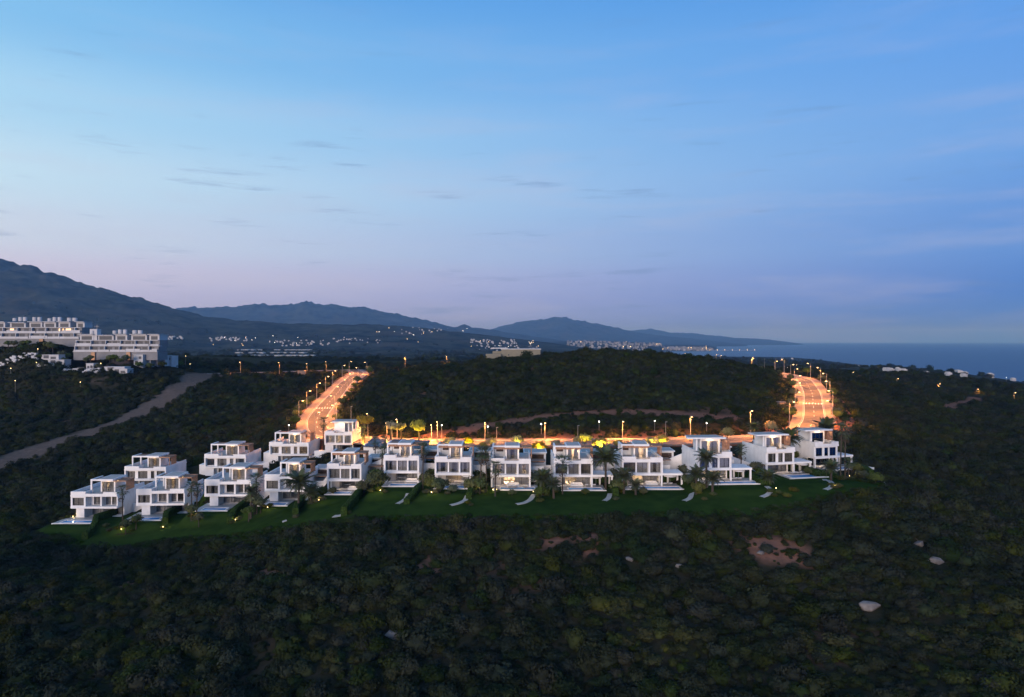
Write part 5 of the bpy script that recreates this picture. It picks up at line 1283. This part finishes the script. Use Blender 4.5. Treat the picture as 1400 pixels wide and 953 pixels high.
rock_wall(-10, 485, 52, 487, 384, 'pale rock embankment below the higher apartment block', 1); rock_wall(54, 497, 86, 502, 376, 'pale rock embankment between the two apartment blocks', 2); rock_wall(84, 503, 108, 508, 374, 'pale rock embankment below the lower apartment block', 3); rock_wall(114, 507, 138, 507, 373, 'pale rock embankment under the stair wall', 4)
for px, D, py, rad in [(12,396,468,2.6),(19,396,468,2.4),(32,395,468,2.4),(39,395,467,2.2),(66,390,470,2.8),(72,390,470,2.6),(84,390,474,2.6),(92,392,470,2.8),(88,388,476,2.6),(118,384,488,2.2),(124,384,487,2.2),(150,384,488,2.4),(156,384,487,2.6),(164,384,492,2.4),(172,384,488,2.8),(55,384,486,1.6),(135,376,506,2.2),(228,420,492,3.0),(236,424,494,3.2),(245,430,496,3.4),(222,400,500,2.8),(205,392,500,2.6),(190,388,502,2.6)]:
    x, y = on(px, D); z = h1(x, y); tree(x, y, float(np.clip(CZ-(py-EY)/F*D-z+rad*.6, rad*1.6, 7.5)), rad, 'dark tree in the gardens around the terraced apartments', 'trees around the apartments', z=z, name='garden_tree')

# ------------------------------------------------------------------ olive-grey hall on the knoll shoulder
def hall():
    x, y, z = P(664, 495.5, 372); b = empty('hall', (x, y, z), R(0), 'olive grey flat-roofed hall with white roof edge on the shoulder of the knoll', 'building')
    MB().box(0, 8.4, 0, 9, -3, 4.6).build('annex_wall', M_beige, b)
    MB().box(8.41, 30, 4, 20, -3, 7.0).build('wall', M_beige, b); MB().box(3.5, 8.4, 9.01, 16, -3, 6.0).build('rear_wall', M_beige, b)
    MB().box(8.2, 30.4, 3.7, 20.3, 7.001, 7.4).build('roof', M_farwhite, b); MB().box(2.5, 12, 9, 17, 7.41, 7.9).build('roof_deck', M_farwhite, b)
    MB().box(12.2, 12.9, 3.93, 3.998, 3.6, 4.4).build('vent', M_fardark, b); MB().box(1.2, 2.2, -.06, -.002, 0, 2.4).build('door', M_fardark, b)
    mb = MB(); mb.box(8.405, 8.44, 3.93, 3.999, -3, 7); mb.box(19.4, 19.44, 3.93, 3.999, -3, 7); mb.build('panel_joint', M_fardark, b)
    x, y, z = P(647, 501, 366); w = empty('low_store', (x, y, z), 0, 'low pale store beside the olive grey hall', 'building'); MB().box(0, 6.5, 0, 5, -3, 1.6).build('wall', M_grey, w); MB().box(-.2, 6.7, -.2, 5.2, 1.601, 1.8).build('roof', M_farwhite, w)
hall()
x_, y_ = on(1077, 262); z_ = h1(x_, y_); kk = empty('brick_kiosk', (x_-3, y_, z_), 0, 'small orange brick kiosk beside the wide seaward road', 'kiosk'); MB().box(0, 4.2, 0, 3, -.5, 2.4).build('wall', M_terracotta, kk); MB().box(-.3, 4.5, -.3, 3.3, 2.401, 2.65).build('roof', M_pave, kk); MB().box(1.4,2.4,-.05,-.002,0,2).build('door', M_fardark, kk)
x_, y_ = on(414, 462); z_ = h1(x_, y_); kk = empty('utility_kiosk', (x_-2, y_-5, z_), 0, 'small pale utility kiosk beside the ridge road', 'kiosk'); MB().box(0, 5, 0, 3, -1, 3.2).build('wall', M_pave, kk); MB().box(-.2, 5.2, -.2, 3.2, 3.201, 3.4).build('roof', M_pave, kk); MB().box(1.4,2.4,-.05,-.002,0,2).build('door', M_fardark, kk)

# ------------------------------------------------------------------ far white houses and the seaside town
HM = []
for i in range(4):
    rr2 = random.Random(60+i); w, d, h = rr2.uniform(9, 14), rr2.uniform(8, 11), rr2.uniform(5.5, 8.5)
    me = MB().box(-w/2, w/2, -d/2, d/2, -6, h).box(-w/2+1, w/2-2.5, -d/2+2, d/2-.5, h, h+2.2).mesh('wall'); me.materials.append(M_farwhite)
    wn_ = MB()
    for k in range(4): wn_.box(-w/2+.8+k*(w-2)/3.6, -w/2+2.0+k*(w-2)/3.6, -d/2-.08, -d/2-.01, 1, 2.6); wn_.box(-w/2+.8+k*(w-2)/3.6, -w/2+2.0+k*(w-2)/3.6, -d/2-.08, -d/2-.01, 3.9, 5.2)
    wn_ = wn_.mesh('windows'); wn_.materials.append(M_fardark)
    rf = MB().box(-w/2-.3, w/2+.3, -d/2-.3, d/2+.3, h-.02, h+.25).mesh('roof'); rf.materials.append(M_farwhite); HM.append((me, wn_, rf))
def far_house(px, py, s, label, group, D=None, dmin=620):
    if D is None: x, y, z = ground(px, py, dmin)
    else: x, y = on(px, D); z = h1(x, y)
    if z < -72.5: return
    o = empty('far_house', (x, y, z), random.uniform(-.5, .5), label, 'house', group); o.scale = (s, s, s*random.uniform(.8, 1.1))
    a, b, c = random.choice(HM); link('wall', a, None, o); link('windows', b, None, o, kind='stuff'); link('roof', c, None, o)
hr = random.Random(12)
def cluster(n, px0, px1, py0, py1, s0, s1, label, group, dmin=620):
    for i in range(n): far_house(hr.uniform(px0, px1), hr.uniform(py0, py1), hr.uniform(s0, s1), label, group, dmin=dmin)
cluster(34, 212, 250, 461, 466, .6, 1.0, 'white house of the estate seen past the lower apartment block', 'estate past the apartments', 900)
cluster(30, 282, 340, 461, 467, .5, .9, 'white house of the hamlet under the blue foothills', 'hamlet under the foothills', 900)
cluster(40, 368, 452, 466, 474, .4, .9, 'white house of the village strip above the pale greenhouses', 'village strip above the greenhouses', 900)
cluster(26, 455, 520, 462, 470, .4, .8, 'white house scattered below the long dark foothill', 'houses below the foothill', 900)
cluster(18, 540, 620, 448, 458, .4, .8, 'white villa dotted on the dark wooded foothill', 'villas on the wooded foothill', 1500)
cluster(40, 636, 706, 465, 471, .6, 1.0, 'white house of the village beyond the olive grey hall', 'village beyond the hall', 900)
cluster(40, 652, 735, 472, 480, .5, .8, 'white house in rows just past the olive grey hall', 'rows of houses past the hall', 700)
cluster(16, 1060, 1160, 487, 492, .7, 1.2, 'house among trees on the low headland', 'houses on the headland', 900)
cluster(30, 1200, 1400, 505, 521, .5, .8, 'white beach house among trees along the shore', 'beach houses along the shore', 1100)
for i in range(26):
    px = hr.gauss(1290, 60); far_house(px, 0, hr.uniform(.45, .75), 'white beach house among trees along the shore', 'beach houses along the shore', D=float(tbl(COAST, np.array([px]))[0])*hr.uniform(.90, .97))
# greenhouses / pale terraced plots
def greenhouses():
    for row in range(3):
        for i in range(14):
            px = 318+i*8+row*3
            if 359 < px < 366: continue
            x, y, z = ground(px, 487-row*4, 620); t = empty('greenhouse', (x, y, z), 0, 'pale grey plastic greenhouse in the valley beyond the ridge road', 'greenhouse', 'greenhouses in the valley'); w = 7/F*y
            MB().box(0, w, 0, w*1.5, -4, 2.6).build('wall', M_grey, t); MB().hexa([(0,0,2.6),(w,0,2.6),(w,w*1.5,2.6),(0,w*1.5,2.6),(w*.45,0,3.8),(w*.55,0,3.8),(w*.55,w*1.5,3.8),(w*.45,w*1.5,3.8)]).build('roof', mat('plastic_sheet', (.5,.5,.5), .5, .12, .1), t)
greenhouses()
# the seaside town: a mass of small blocks
def town():
    r = random.Random(77); mb = MB(); lt = MB(); n = 620
    for i in range(n):
        px = r.uniform(775, 975) if i % 3 else r.gauss(935, 22); D = r.uniform(6900, 8200) if px > 885 else r.uniform(5200, 9000)
        if px > 985 or px < 760: continue
        x, y = on(px, D); z = float(H([x], [y])[0])
        if z < -74.5: continue
        w, d, h = r.uniform(8, 20), r.uniform(10, 18), r.uniform(7, 22)*(1.3 if 900 < px < 965 else 1)
        mb.box(x-w/2, x+w/2, y, y+d, z-5, z+h)
        if r.random() < .035: lt.box(x-2, x+2, y-30, y-26, z+h, z+h+3.5)
    for i in range(120):
        px = 960+i*.6; x, y = on(px, 7450+i*1.5)
        mb.box(x-4, x+4, y-5, y+5, -77, -71.5)
        if i % 17 == 0: lt.box(x-2, x+2, y-8, y-5, -70, -66.5)
    t = mb.build('far_town', M_town, kind='stuff', label='pale seaside town on the far promontory with its breakwater')
    lt.build('town_lights', M_warmlens, t)
town()
for i in range(46):
    px, py = [(hr.uniform(215, 470), hr.uniform(461, 474)), (hr.uniform(640, 760), hr.uniform(465, 476)), (hr.uniform(1060, 1400), hr.uniform(489, 522)), (hr.uniform(480, 640), hr.uniform(450, 472))][i % 4]
    x, y, z = ground(px, py, 700)
    if z < -72.5: continue
    g = empty('far_light', (x, y, z), 0, 'tiny distant lamp glowing among the far houses', 'street lamp', 'distant lamps'); MB().tube([(0,0,-1),(0,0,6)], .15, 5).build('pole', M_metal, g); s = y/F*.22
    MB().tube([(0,0,6),(0,0,6+2*s)], s, 6).build('globe', hr.choice([M_warmlens, M_whitelens]), g)

# ================================================================== haze
hz = MB().box(-46000, 46000, -3000, 46000, -90, 760).mesh('haze')
hm = bpy.data.materials.new('haze'); hm.use_nodes = True; ht = hm.node_tree; ht.nodes.clear()
ho = ht.nodes.new('ShaderNodeOutputMaterial'); pv_ = ht.nodes.new('ShaderNodeVolumePrincipled')
pv_.inputs['Color'].default_value = (0.30, 0.56, 1.0, 1); pv_.inputs['Absorption Color'].default_value = (1, 1, 1, 1); pv_.inputs['Density'].default_value = 5.5e-5; pv_.inputs['Anisotropy'].default_value = 0.2
ht.links.new(pv_.outputs[0], ho.inputs['Volume'])
link('haze', hz, hm, kind='stuff', label='thin blue evening haze over the whole coast')
